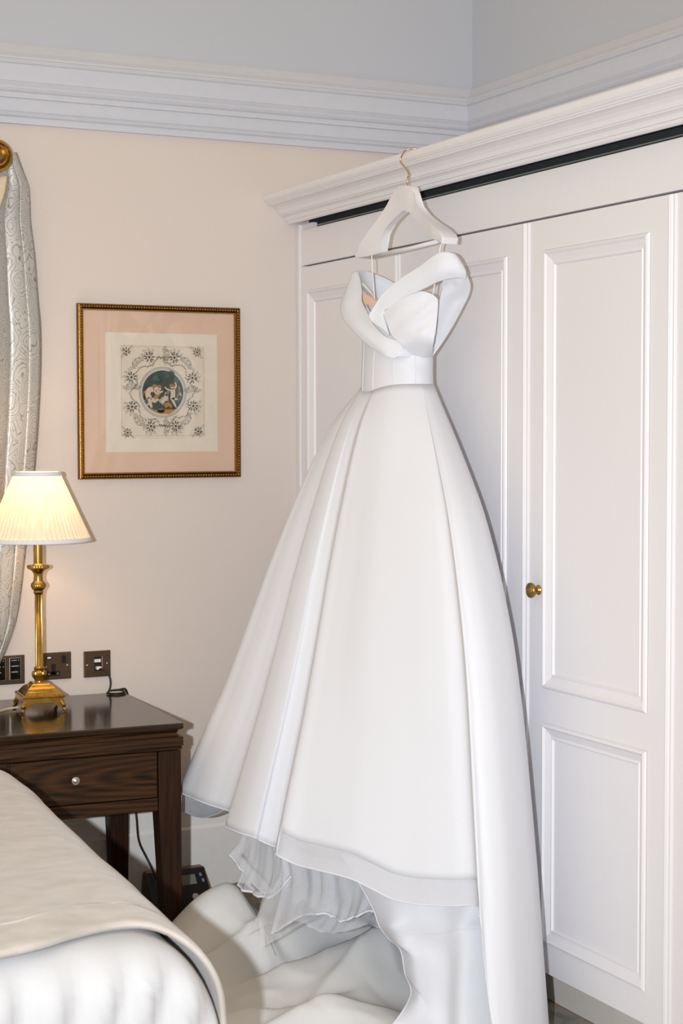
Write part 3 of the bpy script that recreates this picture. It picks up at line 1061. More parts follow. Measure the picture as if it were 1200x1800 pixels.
# ruled border
e = 0.0012
bord = [[(il, ib), (ir, ib), (ir, ib + e), (il, ib + e)], [(il, it - e), (ir, it - e), (ir, it), (il, it)], [(il, ib), (il + e, ib), (il + e, it), (il, it)], [(ir - e, ib), (ir, ib), (ir, it), (ir - e, it)]]
obj('ruled_border', flat(bord, -0.0081), 'ink_tan', paper)
cx, cz, R0 = 0.2735, 0.2665, 0.0675
obj('roundel_ring', flat([ell(cx, cz, R0 + 0.0095, R0 + 0.0095, 0, 56)], -0.0081), 'ring_grey', paper)
obj('roundel_line', flat([ell(cx, cz, R0 + 0.0025, R0 + 0.0025, 0, 56)], -0.0084), 'paper', paper)
obj('roundel', flat([ell(cx, cz, R0, R0, 0, 56)], -0.0087), 'roundel', paper)
obj('roundel_outline', flat(quads([(cx + (R0 + 0.010) * math.cos(2 * PI * k / 56), cz + (R0 + 0.010) * math.sin(2 * PI * k / 56)) for k in range(57)], 0.0009), -0.0083), 'ink', paper)
U = R0 / 270.0       # drawing units inside the roundel: 270 = radius


def D(x, y):
    return (cx + (x - 618) * U, cz - (y - 715) * U)


def dl(pts, w0, w1):
    return limb([D(*p) for p in pts], w0 * U, w1 * U)


def de(x, y, rx, ry, rot=0):
    q = D(x, y)
    return ell(q[0], q[1], rx * U, ry * U, rot)


ypos = -0.0090
stf('painted_ground', flat([[D(430, 905), D(520, 935), D(640, 930), D(780, 925), D(770, 945), D(700, 985), D(618, 984), D(540, 975), D(480, 945)], de(590, 945, 50, 26)], ypos), 'cloth_paint', paper)
stf('painted_foliage', flat([de(520, 540, 36, 22, .4), de(560, 560, 26, 14), de(660, 470, 34, 14, .3), de(680, 510, 24, 30), de(740, 470, 40, 18, -.5), de(800, 560, 26, 40), de(850, 740, 20, 40), de(830, 800, 30, 22), de(380, 770, 16, 40), de(400, 840, 24, 14)], ypos), 'leaf_paint', paper)
stf('painted_drapery', flat([dl([(575, 700), (540, 760), (500, 830)], 40, 60), dl([(640, 890), (690, 860), (730, 900)], 60, 30), dl([(385, 700), (370, 760), (385, 830)], 26, 12), dl([(830, 640), (835, 720), (800, 780)], 22, 12)], ypos), 'cloth_paint', paper)
stf('painted_grey_cloth', flat([dl([(590, 850), (630, 800), (690, 790)], 70, 60), dl([(500, 840), (540, 815), (570, 805)], 30, 24), dl([(840, 720), (860, 760)], 26, 16), de(418, 868, 22, 16, .5)], ypos - 0.0001), 'grey_paint', paper)
kids = [dl([(490, 680), (440, 690), (420, 740), (440, 790)], 62, 72), dl([(440, 780), (450, 850), (470, 905)], 56, 26), dl([(475, 790), (500, 830), (550, 800)], 44, 22), dl([(500, 690), (530, 730), (580, 735)], 26, 16), dl([(545, 690), (570, 720), (620, 700)], 40, 14),
        dl([(745, 680), (750, 740), (740, 800)], 62, 58), dl([(735, 790), (765, 850), (795, 905)], 44, 18), dl([(755, 795), (790, 800), (815, 800)], 36, 14), dl([(720, 690), (680, 680), (640, 650)], 26, 14), dl([(770, 670), (792, 630), (778, 592)], 26, 14), dl([(660, 740), (650, 790), (600, 840)], 46, 40),
        de(525, 668, 26, 28), de(570, 672, 24, 26), de(737, 645, 24, 26), de(665, 735, 24, 26)]
stf('painted_figures', flat(kids, ypos - 0.0002), 'skin_paint', paper)
stf('painted_hair', flat([de(505, 640, 34, 22, .3), de(570, 645, 30, 20, -.2), de(732, 630, 30, 22), de(680, 720, 26, 22, .6)], ypos - 0.0004), 'hair_paint', paper)
# engraved wreath round the roundel
polys, polyd = [], []
rnd = random.Random(3)


def flower(x, z, r, dark=polyd):
    for k in range(9):
        a = 2 * PI * k / 9 + rnd.random() * .3
        polys.append(ell(x + r * 0.72 * math.cos(a), z + r * 0.72 * math.sin(a), r * 0.36, r * 0.15, a, 6))
    dark.append(ell(x, z, r * 0.26, r * 0.26, 0, 8))


def leafspray(x, z, a, L, n=5):
    for k in range(n):
        s_ = -1 if k % 2 else 1
        t_ = (k + 0.5) / n * L
        bx, bz = x + math.cos(a) * t_, z + math.sin(a) * t_
        aa = a + s_ * 0.9
        (polyd if rnd.random() < .35 else polys).append(ell(bx + math.cos(aa) * L * .16, bz + math.sin(aa) * L * .16, L * .17, L * .055, aa, 6))


def arc(x, z, r, a0, a1, w=0.0006, n=9):
    polys.extend(quads([(x + r * math.cos(a0 + (a1 - a0) * k / n), z + r * math.sin(a0 + (a1 - a0) * k / n)) for k in range(n + 1)], w))


for (u, v) in ((445, 285), (775, 285), (210, 535), (1010, 535), (215, 895), (1020, 885), (460, 1135), (785, 1135)):
    q = D(u, v)
    flower(q[0], q[1], 0.0165)
    a = math.atan2(q[1] - cz, q[0] - cx)
    for da in (-0.9, -0.3, 0.3, 0.9):
        leafspray(q[0] + 0.010 * math.cos(a + da), q[1] + 0.010 * math.sin(a + da), a + da, 0.017, 5)
for (u, v, a) in ((310, 380, 2.3), (905, 370, .8), (330, 1040, -2.4), (900, 1030, -.7), (215, 690, 1.6), (1010, 720, 1.6), (620, 255, 0), (625, 1140, 0)):
    q = D(u, v)
    for k in range(-2, 3):
        leafspray(q[0] + k * 0.006 * math.cos(a + 1.57), q[1] + k * 0.006 * math.sin(a + 1.57), a + (k * .5), 0.018, 6)
    arc(q[0], q[1], 0.020, a - 1.5, a + 1.5)
    arc(q[0], q[1], 0.0225, a - 1.0, a + 1.2)
for (u, v, a) in ((480, 360, 0), (755, 365, 0), (275, 880, 1.5), (500, 1065, 0), (760, 1065, 0), (940, 860, 1.5)):
    q = D(u, v)
    for s_ in (-1, 1):
        arc(q[0] + s_ * .005 * math.cos(a), q[1] + s_ * .005 * math.sin(a), 0.005, 0, 2 * PI * .8)
for k in range(26):
    polyd.append(ell(D(530 + 7.4 * k, 0)[0], D(0, 283 + 8 * math.sin(k * .9))[1], .0007, .0018 + .001 * rnd.random(), rnd.random(), 5))
    polyd.append(ell(D(540 + 6.8 * k, 0)[0], D(0, 1130 + 12 * math.sin(k * 1.3))[1], .0008, .0022, rnd.random() - .5, 5))
for (u, v, a) in ((145, 220, -.8), (1075, 215, -2.3), (155, 1215, .8), (1085, 1200, 2.3)):
    q = D(u, v)
    flower(q[0], q[1], 0.0140)
    for da in (-0.75, 0.75):
        px_, pz_ = q
        arc(q[0] + .012 * math.cos(a + PI + da * 1.2), q[1] + .012 * math.sin(a + PI + da * 1.2), .010, a + da, a + da + 2.6 * (1 if da > 0 else -1), .0007)
        leafspray(q[0] + .012 * math.cos(a + da * 2), q[1] + .012 * math.sin(a + da * 2), a + da * 2, .014, 5)
for k in range(150):
    a = 2 * PI * k / 150
    r_ = R0 + 0.030 + 0.009 * math.sin(8 * a + 1.0) + 0.006 * (rnd.random() - .5)
    aa = a + PI / 2 + rnd.uniform(-1.1, 1.1)
    (polyd if rnd.random() < .3 else polys).append(ell(cx + r_ * math.cos(a), cz + r_ * math.sin(a), .0034, .0011, aa, 6))
for k in range(44):      # fine line of engraved credit under the border
    polys.append(ell(D(330 + 14 * k, 0)[0], ib - 0.006, .0011, .0004, 0, 5))
o = obj('engraved_wreath', flat(polys, -0.0084), 'ink', paper)
o['kind'] = 'stuff'
o = obj('engraved_accents', flat(polyd, -0.0086), 'ink_dark', paper)
o['kind'] = 'stuff'
obj('glass', box(0.017, FW - 0.017, -0.0112, -0.0100, 0.017, FH - 0.017), 'glass', fr)

# ------------------------------------------------------------------ bed
BROT = -math.radians(2.8)
bed = tag(empty('bed', (1.07, 2.62, 0), BROT), 'bed with white duvet and taupe throw, beside the dark table', 'bed')
# local: x = 0 right edge (negative = into the bed), y = 0 foot, + to the head
BW, BLEN = 1.55, 2.25
obj('divan_base', box(-BW + 0.06, -0.07, 0.05, BLEN, 0.02, 0.34, 0.02), 'duvet', bed)
obj('mattress', box(-BW + 0.05, -0.06, 0.04, BLEN, 0.34, 0.585, 0.06, 4), 'duvet', bed)


def drop(s, R):
    """cloth distance s past an edge -> (out, down)"""
    if s <= 0:
        return s, 0.0
    a = s / R
    if a < PI / 2:
        return R * math.sin(a), R * (1 - math.cos(a))
    return R + 0.02 * (s - R * PI / 2), R + (s - R * PI / 2)


def drape(name, mat, ztop, x_in, R, sx0, sx1, fy, sy0, sy1, nx, ny, fn, thick, edge_y=0.0):
    rows = []
    for j in range(ny + 1):
        row = []
        sy = sy0 + (sy1 - sy0) * j / ny            # + = over the foot
        oy, dy = drop(sy, R * fy)
        for i in range(nx + 1):
            sx = sx0 + (sx1 - sx0) * i / nx        # + = over the right side
            ox, dx = drop(sx, R)
            x = x_in + ox
            y = edge_y - oy
            z = ztop - dx - dy
            row.append(Vector((x, y, z)) + fn(sx, sy, dx, dy))
        rows.append(row)
    o = obj(name, grid(rows), mat, bed, smooth=True)
    recalc(o)
    solidify(o, thick, 0)
    return o


def nz3(x, y, z=0.0):
    return noise.noise(Vector((x, y, z)))


def duvet_fn(sx, sy, dx, dy):
    z = 0.030 * max(0, -sy) / 1.3 + 0.010 * nz3(sx * 3, sy * 3, 2) + 0.004 * nz3(sx * 9, sy * 7, 5)
    k = min(1, dy / 0.05)
    w_ = sx * 11 + sy * 2.2 + 0.8 * nz3(sx * 4, sy * 2, 3)
    fold = (1 - abs((w_ % 1.0) * 2 - 1)) ** 2.2
    fy = -k * (0.030 * fold + 0.012 * nz3(sx * 9, sy * 2.5, 7))
    k2 = min(1, dx / 0.1)
    fx = k2 * (0.014 * math.sin(sy * 17) + 0.010 * nz3(sy * 8, sx * 3, 1))
    q = max(0.0, min(1.0, (-sy - 1.40) / 0.2))
    q = q * q * (3 - 2 * q)
    fx = fx * (1 - q) - 0.14 * q * (1 if sx > -0.05 else max(0.0, (sx + 0.4) / 0.35))
    return Vector((fx, fy, z * (1 - k)))


drape('duvet', 'duvet', 0.636, -0.128, 0.12, -BW + 0.2, 0.50, 0.55, -BLEN + 0.02, 0.52, 110, 130, duvet_fn, 0.012, 0.075)


def throw_fn(sx, sy, dx, dy):
    z = 0.022 * max(0, -sy) / 1.3 + 0.010 * nz3(sx * 2.6, sy * 2.6, 9) + 0.003 * nz3(sx * 8, sy * 8, 4)
    # wrinkles near the foot corner
    z += 0.012 * math.exp(-((sx + 0.10) / 0.10) ** 2 - ((sy + 0.06) / 0.035) ** 2)
    z += 0.006 * math.exp(-((sx + 0.22 + (sy + .1) * .6) / 0.03) ** 2 - ((sy + 0.03) / 0.05) ** 2)
    z -= 0.006 * math.exp(-((sy + 0.105 + 0.02 * math.sin(sx * 9)) / 0.010) ** 2) * (1 if sx < 0.06 else 0)
    k2 = min(1, dx / 0.1)
    fx = k2 * (0.006 * math.sin(sy * 10 + 1) + 0.010 * nz3(sy * 5, sx * 3, 6))
    kf = max(0.0, min(1.0, (sy + 0.25) / 0.25))
    fy = kf * (-0.035 * max(0.0, min(1.0, (-sx - 0.12) / 0.25)) + 0.065 * math.exp(-((sx + 0.02) / 0.11) ** 2) - 0.008 * nz3(sx * 5, 1.0, 3))
    return Vector((fx, fy, z))


th = drape('throw', 'throw', 0.660, -0.112, 0.135, -BW + 0.2, 0.42, 0.6, -1.34, 0.035, 120, 110, throw_fn, 0.010, 0.07)
th['label'] = 'taupe quilted throw across the bed'
# stitched piping along the fold of the throw
pts = []
for i in range(60):
    sx = -BW + 0.25 + (BW - 0.25 + 0.04) * i / 59
    sy = -0.105 - 0.02 * math.sin(sx * 9)
    ox, dx = drop(sx, 0.135)
    v = Vector((-0.112 + ox, 0.07 - sy, 0.660 - dx)) + throw_fn(sx, sy, dx, 0)
    v.z += 0.0075
    pts.append(v)
obj('throw_piping', tube(pts, 0.0035, 6), 'throw', th, smooth=True)

# ------------------------------------------------------------------ curtain with gilt holdback
cur = tag(empty('bed_curtain', (1.30, YW - 0.03, 0.75)), 'silver grey damask bed curtain hanging from a gilt boss at the left', 'curtain')
edge = [(268, 28), (300, 40), (325, 50), (350, 52), (390, 53), (450, 60), (520, 65), (580, 70), (650, 70), (720, 67), (780, 63), (840, 58), (900, 52), (960, 44), (1010, 39), (1060, 33), (1100, 25), (1140, 11), (1175, -6), (1200, -22)]
rows = []
NU = 70
for i in range(len(edge)):
    py, pxr = edge[i]
    P = on(pxr - 2, py, 1, YW - 0.045)
    row = []
    t = i / (len(edge) - 1)
    wid = 0.16 + 0.42 * math.sin(PI * min(1, t * 1.1)) ** 0.8
    if t > 0.75:
        wid = wid * (1 - (t - 0.75) * 1.6) + 0.05
    for k in range(NU + 1):
        u = k / NU
        amp = 0.035 * (0.35 + 0.65 * min(1, t * 3)) * (0.25 + min(1, u * 4))
        ph = 4.6 * 2 * PI * (u ** 0.85) + 0.7 * math.sin(t * 3)
        y = YW - 0.044 + 0.8 * amp * math.cos(ph + 0.6)
        row.append(Vector((P.x - wid * u + 0.007 * math.sin(2 * ph), min(y, YW - 0.008), P.z)))
    rows.append(row)
cols = [spline([rows[i][k] for i in range(len(rows))], 5) for k in range(NU + 1)]
rows = [[cols[k][i] for k in range(NU + 1)] for i in range(len(cols[0]))]
dm = obj('drape', grid(rows), 'damask', cur, smooth=True, world=True)
recalc(dm)
solidify(dm, 0.004)
# turned-back lining strip below the boss
ln = net([[on(-30, 312, 1, 4.88), on(-8, 312, 1, 4.88), on(13, 309, 1, 4.885)], [on(-34, 345, 1, 4.875), on(-12, 345, 1, 4.875), on(8, 340, 1, 4.88)], [on(-36, 390, 1, 4.88), on(-20, 390, 1, 4.88), on(-3, 372, 1, 4.885)]], 4, 4)
lo = obj('curtain_lining', grid(ln), 'lining', cur, smooth=True, world=True)
solidify(lo, 0.003)
hb = on(-4, 272, 1, 4.86)
v_, f_ = lathe([(0.0, 0.0), (0.012, 0.0), (0.012, -0.10), (0.030, -0.104), (0.046, -0.108), (0.0485, -0.116), (0.046, -0.124), (0.040, -0.1255), (0.0375, -0.122), (0.034, -0.1255), (0.031, -0.133), (0.026, -0.1345), (0.022, -0.130), (0.018, -0.133), (0.013, -0.141), (0.006, -0.145), (0.0, -0.146)], 40)
hbo = recalc(obj('curtain_boss', ([(hb.x + x, YW - 0.002 + z, hb.z + y) for x, y, z in v_], f_), 'antique_brass', smooth=True, auto=50))
tag(hbo, 'round turned gilt boss holding the curtain on the wall', 'holdback')

# ------------------------------------------------------------------ sheet heaped on the floor


def gauss(x, y, cx_, cy_, sx, sy, rot=0.0):
    c_, s_ = math.cos(rot), math.sin(rot)
    a_, b_ = (x - cx_) * c_ + (y - cy_) * s_, -(x - cx_) * s_ + (y - cy_) * c_
    return math.exp(-(a_ / sx) ** 2 - (b_ / sy) ** 2)


def crease(x, y, x0, y0, x1, y1, w, h):
    """a sharp fold along a segment"""
    dx, dy = x1 - x0, y1 - y0
    L2 = dx * dx + dy * dy
    t = ((x - x0) * dx + (y - y0) * dy) / L2
    f = max(0.0, 1 - abs(2 * t - 1) ** 3) if 0 < t < 1 else 0.0
    d = ((x - x0) * dy - (y - y0) * dx) / math.sqrt(L2)
    return h * f * math.exp(-abs(d) / w if d < 0 else -(d / (2.4 * w)) ** 2)


CREASES = [(1.50, 4.05, 2.10, 4.22, .030, .050), (1.62, 3.98, 2.20, 3.90, .045, .060), (1.72, 3.72, 2.25, 4.05, .05, .05), (1.45, 3.80, 2.0, 3.62, .04, .035), (1.35, 3.55, 1.95, 3.75, .03, .03),
           (1.78, 4.42, 1.84, 4.02, .018, .022), (1.55, 4.36, 1.62, 3.95, .04, .03), (1.70, 3.3, 2.1, 3.55, .04, .03), (1.95, 4.30, 2.30, 4.02, .03, .05), (1.4, 3.25, 1.9, 3.35, .04, .03), (1.85, 4.10, 2.25, 4.28, .02, .04)]


def sheet_h(x, y):
    h = 0.03
    h += 0.180 * gauss(x, y, 1.75, 4.28, 0.17, 0.15, 0.25)
    h += 0.06 * gauss(x, y, 1.40, 4.10, 0.2, 0.3)
    h += 0.05 * gauss(x, y, 2.05, 4.00, 0.25, 0.25)
    for c_ in CREASES:
        h += crease(x, y, *c_)
    h += 0.020 * nz3(x * 4, y * 4, 1.5) + 0.007 * nz3(x * 11, y * 11, 2.5)
    h += 0.012 * (1 - abs(nz3(x * 6, y * 6, 7.5))) ** 3
    return max(h, 0.004)


rows = []
NXS, NYS = 130, 170
for j in range(NYS + 1):
    row = []
    v = j / NYS
    for i in range(NXS + 1):
        u = i / NXS
        x = 1.12 + 1.22 * u
        yf = 4.34 + 0.11 * math.exp(-((x - 1.74) / 0.12) ** 2) + 0.02 * math.sin(x * 9) + 0.30 * max(0, min(1, (x - 2.0) / 0.15)) - 0.10 * max(0, (1.50 - x) / .3)
        yn = 2.75 + 0.06 * math.sin(x * 7)
        y = yn + (yf - yn) * v
        h = sheet_h(x, y)
        e_ = min(1, (1 - v) / 0.05)
        h = h * (0.45 + 0.55 * e_) if x > 1.5 else h
        e2 = min(1, (1 - u) / 0.06, v / .05)
        h = 0.005 + h * e2
        row.append(Vector((x, y, h)))
    rows.append(row)
sh_o = obj('floor_sheet', grid(rows), 'sheet', smooth=True)
recalc(sh_o)
solidify(sh_o, 0.004, 0)
tag(sh_o, 'crumpled white cotton sheet heaped on the floor under the dress', 'sheet')
pts = []
for k in range(24):
    t_ = k / 23
    x, y = 1.775 + 0.05 * t_, 4.42 - 0.36 * t_
    pts.append((x, y, sheet_h(x, y) * (0.45 + 0.55 * min(1, (4.44 - y) / 0.08)) + 0.006))
obj('hem_seam', tube(pts, 0.0022, 6), 'seam', sh_o, smooth=True)

# ------------------------------------------------------------------ hanger
HX = 2.205
hang = tag(empty('clothes_hanger', (HX, 4.03, 2.0)), 'white wooden clothes hanger with gold hook on the wardrobe cornice', 'hanger')


def hp(u, v):
    p = on(600 + u / 4.615, 250 + v / 4.615, 0, HX)
    return (p.y, p.z)


outl = [(478, 362), (500, 354), (580, 354), (602, 362), (612, 410), (622, 470), (645, 535), (700, 590), (760, 642), (840, 700), (908, 752), (921, 778), (912, 828), (880, 815), (840, 795), (790, 760), (740, 720), (690, 680), (640, 635), (590, 580), (545, 542), (520, 548), (488, 585), (425, 655), (385, 705), (366, 745), (356, 800), (351, 888), (338, 908), (270, 930), (222, 945), (200, 937), (194, 912), (210, 875), (245, 810), (280, 740), (330, 650), (368, 575), (400, 510), (425, 455), (450, 410)]
yz = [hp(*q) for q in outl]
n = len(yz)


def hanger_thick(y):
    d = abs(y - 4.03) / 0.24
    return 0.010 + 0.014 * max(0, min(1, (d - 0.35) / 0.5)) ** 1.3


def hanger_bow(y):
    d = abs(y - 4.03) / 0.24
    return -0.012 * d * d


bm = bmesh.new()
fa_ = [bm.verts.new((HX + hanger_bow(y) - hanger_thick(y), y, z)) for y, z in yz]
fb_ = [bm.verts.new((HX + hanger_bow(y) + hanger_thick(y), y, z)) for y, z in yz]
f1 = bm.faces.new(fa_)
f2 = bm.faces.new(fb_[::-1])
side = []
for i in range(n):
    j = (i + 1) % n
    side.append(bm.faces.new((fa_[i], fb_[i], fb_[j], fa_[j])))
eds = [e_ for f_ in (f1, f2) for e_ in f_.edges]
bmesh.ops.bevel(bm, geom=eds, offset=0.004, segments=3, affect='EDGES', profile=0.5)
bmesh.ops.triangulate(bm, faces=[f_ for f_ in bm.faces if len(f_.verts) > 4])
bmesh.ops.recalc_face_normals(bm, faces=bm.faces)
obj('hanger_body', bm, 'hanger', hang, smooth=True, world=True, auto=50)
b0, b1 = hp(262, 936), hp(800, 806)
obj('trouser_bar', tube([(HX - 0.008, b0[0], b0[1]), (HX - 0.004, (b0[0] + b1[0]) / 2, (b0[1] + b1[1]) / 2), (HX - 0.008, b1[0], b1[1])], 0.0058, 12), 'hanger', hang, smooth=True, world=True)
# hook over the top edge of the cornice
hk = [hp(536, 356), hp(528, 330), hp(533, 285), hp(540, 262), hp(522, 222), hp(497, 190), hp(485, 160)]
pts = [Vector((HX + 0.002 - 0.0 * k, y, z)) for k, (y, z) in enumerate(hk)]
pts[-1].x = HX - 0.002
top_y = hp(500, 100)[0]
pts += [Vector((HX - 0.001, hp(488, 120)[0], hp(488, 120)[1])), Vector((HX + 0.006, hp(505, 88)[0] - .004, 2.2425)), Vector((HX + 0.030, hp(530, 75)[0], 2.2450)), Vector((HX + 0.060, hp(560, 75)[0] - .01, 2.2432)), Vector((HX + 0.085, hp(570, 75)[0] - .02, 2.2425))]
obj('hook', tube(spline(pts, 8), 0.0021, 10), 'gold_wire', hang, smooth=True, world=True)

# ------------------------------------------------------------------ wedding dress
dress = tag(empty('wedding_dress', (2.15, 3.95, 0.0)), 'white off-the-shoulder wedding gown with full skirt hanging on the hanger', 'dress')
WC = Vector((2.172, 4.03, 0))
WA, WB = 0.128, 0.084


def waist_pt(phi, grow=0.0):
    a = math.radians(phi)
    dip = 0.018 * math.exp(-((phi + 5) / 34.0) ** 2)
    return Vector((WC.x - (WB + grow) * math.cos(a), WC.y - (WA + grow) * math.sin(a), 1.612 + grow * 0.8 - dip))


def interp(tab, x):
    if x <= tab[0][0]:
        return tab[0][1]
    for (a, b), (c, d) in zip(tab, tab[1:]):
        if x <= c:
            return b + (d - b) * (x - a) / (c - a)
    return tab[-1][1]


G_L = [(0, 0), (.07, .14), (.157, .245), (.29, .375), (.42, .49), (.57, .61), (.72, .737), (.9, .91), (1.0, 1.0), (1.4, 1.4)]     # by drop/1.16
G_R = [(0, 0), (.04, .10), (.083, .211), (.197, .464), (.289, .603), (.39, .718), (.497, .795), (.613, .854), (.744, .92), (.858, .965), (.94, 1.0), (1.0, 1.02)]   # by drop/1.607


def P2(px, py, z):
    p = on(px, py, 2, z)
    return (p.x, p.y, z)


_pd, _pe = Vector(P2(486, 1503, .451)), Vector(P2(838, 1592, .402))


def PL(px, py, bulge=0.0):
    """hem point on the broad front panel, which hangs nearly flat"""
    t = Vector((_pe.x - _pd.x, _pe.y - _pd.y, 0)).normalized()
    nrm = Vector((t.y, -t.x, 0))
    if nrm.x > 0:
        nrm = -nrm
    o_ = _pd + nrm * bulge
    d = ray(px, py)
    p = CAM_P + d * ((o_ - CAM_P).dot(nrm) / d.dot(nrm))
    return (p.x, p.y, p.z)


# skirt columns: (waist angle, hem point, right-ness of the bell curve)
SK = [
    (-150, (2.27, 4.60, 0.30), 0.1), (-115, (2.16, 4.70, 0.40), 0.0), (-90, (2.00, 4.72, 0.45), 0.0), (-72, (1.80, 4.60, 0.47), 0.0),
    (-60, P2(315, 1390, .478), 0.0), (-52, P2(336, 1402, .472), 0.0), (-44, P2(360, 1412, .466), 0.0), (-36, P2(385, 1420, .460), 0.0), (-31, P2(405, 1427, .457), 0.0),
    (-29, P2(412, 1436, .462), 0.0), (-27, P2(404, 1446, .456), 0.0), (-24, P2(397, 1453, .450), 0.0), (-16, P2(420, 1464, .448), 0.0), (-8, P2(445, 1472, .444), 0.0),
    (-4, P2(454, 1476, .436), 0.0), (2, P2(470, 1483, .426), 0.0), (7, P2(487, 1490, .420), 0.0), (10, P2(492, 1496, .430), 0.0), (12, P2(486, 1498, .444), 0.0), (15, P2(486, 1503, .451), 0.0),
    (20, PL(520, 1520, .004), 0.08), (28, PL(560, 1530, .008), 0.15), (36, PL(590, 1537, .010), 0.25), (44, PL(620, 1546, .012), 0.35), (52, PL(655, 1563, .012), 0.45), (60, PL(690, 1580, .012), 0.55),
    (67, PL(725, 1588, .010), 0.65), (74, PL(760, 1591, .008), 0.75), (82, PL(800, 1592, .004), 0.85), (89, P2(838, 1592, .402), 0.9), (91, P2(843, 1612, .395), 0.95)]
_cn = Vector(P2(843, 1612, .395))


def thru(phi, x, y, zh):
    """floor point of a train column that passes (x, y) at the height of the front hem"""
    w_ = waist_pt(phi)
    k = interp(G_R, (w_.z - 0.40) / 1.607) / interp(G_R, (w_.z - zh) / 1.607)
    return (w_.x + (x - w_.x) / k, w_.y + (y - w_.y) / k, zh)


TR = [
    (93, thru(93, _cn.x + 0.016, _cn.y + 0.003, 0.20), 1.0), (95.5, thru(95.5, _cn.x + 0.040, _cn.y - 0.004, 0.03), 1.0), (100, thru(100, _cn.x + 0.085, _cn.y + 0.004, 0.006), 1.0), (107, (2.125, 3.255, 0.006), 1.0), (114, (2.18, 3.30, 0.006), 1.0), (124, (2.23, 3.37, 0.006), 1.0),
    (136, (2.275, 3.50, 0.006), 1.0), (150, (2.305, 3.70, 0.006), 1.0), (175, (2.312, 4.02, 0.006), 1.0), (195, (2.312, 4.32, 0.006), 0.8), (212, (2.27, 4.60, 0.10), 0.5)]


def column(phi, hem, w, n, grow=0.0):
    p0 = waist_pt(phi, grow)
    p1 = Vector(hem)
    D_ = p0.z - p1.z
    gl, gr = interp(G_L, D_ / 1.16), interp(G_R, D_ / 1.607)
    out = []
    for i in range(n + 1):
        t = i / n
        d_ = D_ * t
        g = (1 - w) * interp(G_L, d_ / 1.16) / gl + w * interp(G_R, d_ / 1.607) / gr
        out.append(Vector((p0.x + (p1.x - p0.x) * g, p0.y + (p1.y - p0.y) * g, p0.z - d_)))
    # smooth the tabulated curve
    for _ in range(4):
        out = [out[0]] + [(out[i - 1] + out[i] * 2 + out[i + 1]) / 4 for i in range(1, n)] + [out[n]]
    return out


def cloth_from(cols, n, per, grow=0.0):
    cc = [column(a, h, w, n, grow) for a, h, w in cols]
    return [spline([c_[i] for c_ in cc], per) for i in range(n + 1)]


NR = 64
PER = 6
rows = cloth_from(SK + TR, NR, PER, 0.002)
for i, r_ in enumerate(rows):
    t = i / NR
    for k, v in enumerate(r_):
        v.x += 0.004 * t * nz3(k * 0.07, t * 4, 3.0)
        v.x = min(v.x, 2.322)
KA, KB = 19 * PER, (len(SK) - 1) * PER          # sheer hem band on the big front panel
cut = NR - 3
v_, f_ = grid(rows)
nu = len(rows[0])
solid, sheer = [], []
for i in range(NR):
    for k in range(nu - 1):
        (sheer if i >= cut and KA <= k < KB else solid).append((i * nu + k, i * nu + k + 1, (i + 1) * nu + k + 1, (i + 1) * nu + k))
skirt = recalc(obj('skirt', (v_, solid), 'dress', dress, smooth=True, world=True))
solidify(skirt, 0.0016)
skirt['label'] = 'full white skirt with deep folds'
hemb = recalc(obj('hem_band', grid([r_[KA:KB + 1] for r_ in rows[cut:]]), 'organza', dress, smooth=True, world=True))
obj('hem_edge', tube(rows[-1][4 * PER:KB + 1], 0.0024, 6), 'dress', skirt, smooth=True, world=True)
# the train runs out over the floor
ft_ = rows[-1][KB + 2 * PER:]
pool = []
for s_ in range(0, 9):
    q = s_ / 8
    row = []
    for k, v in enumerate(ft_):
        u = k / (len(ft_) - 1)
        out_ = 0.30 * (1 - u / 0.45) ** 0.5 * q if u < 0.45 else 0.0
        row.append(Vector((min(v.x - 0.30 * out_, 2.322), v.y - out_, max(v.z, 0.008) + 0.018 * abs(nz3(k * .12, q * 2, 1)) * q)))
    pool.append(row)
train = recalc(obj('train', grid(pool), 'dress', dress, smooth=True, world=True))
solidify(train, 0.0016)
train['label'] = 'white train spreading on the floor'

# lining layer below the front hem, near side (pixel, depth along the view)
LN = [[(600, 1500, 4.19), (660, 1520, 4.11), (720, 1540, 4.07), (780, 1545, 4.04), (832, 1550, 3.99), (885, 1552, 4.02)],
      [(652, 1590, 4.17), (690, 1600, 4.10), (730, 1606, 4.07), (780, 1606, 4.04), (828, 1602, 3.99), (882, 1602, 4.02)],
      [(668, 1628, 4.17), (690, 1632, 4.09), (730, 1640, 4.08), (780, 1640, 4.04), (818, 1632, 4.00), (880, 1632, 4.03)],
      [(684, 1652, 4.17), (702, 1660, 4.10), (735, 1662, 4.08), (780, 1662, 4.05), (820, 1652, 4.00), (880, 1652, 4.03)],
      [(704, 1668, 4.15), (722, 1680, 4.09), (745, 1690, 4.07), (785, 1700, 4.05), (818, 1690, 4.00), (880, 1690, 4.03)],
      [(712, 1712, 4.14), (730, 1735, 4.09), (752, 1745, 4.07), (785, 1750, 4.05), (816, 1740, 4.00), (880, 1740, 4.03)],
      [(722, 1748, 4.13), (736, 1752, 4.09), (752, 1785, 4.06), (785, 1800, 4.04), (814, 1800, 3.99), (880, 1800, 4.02)],
      [(690, 1800, 4.06), (720, 1810, 4.04), (752, 1830, 4.01), (785, 1840, 4.00), (812, 1845, 3.95), (880, 1845, 4.00)]]
rows = net([[dp(*q) for q in r_] for r_ in LN], 8, 8)
for i, r_ in enumerate(rows):
    for k, v in enumerate(r_):
        v += CAM_F * (0.012 * math.sin(i * 0.33 + k * .1) * max(0, 1 - k / 22))
lin = recalc(obj('lining', grid(rows), 'dress', dress, smooth=True, world=True))
solidify(lin, 0.0016)
obj('lining_edge', tube([r_[0] for r_ in rows], 0.0028, 6), 'dress', lin, smooth=True, world=True)
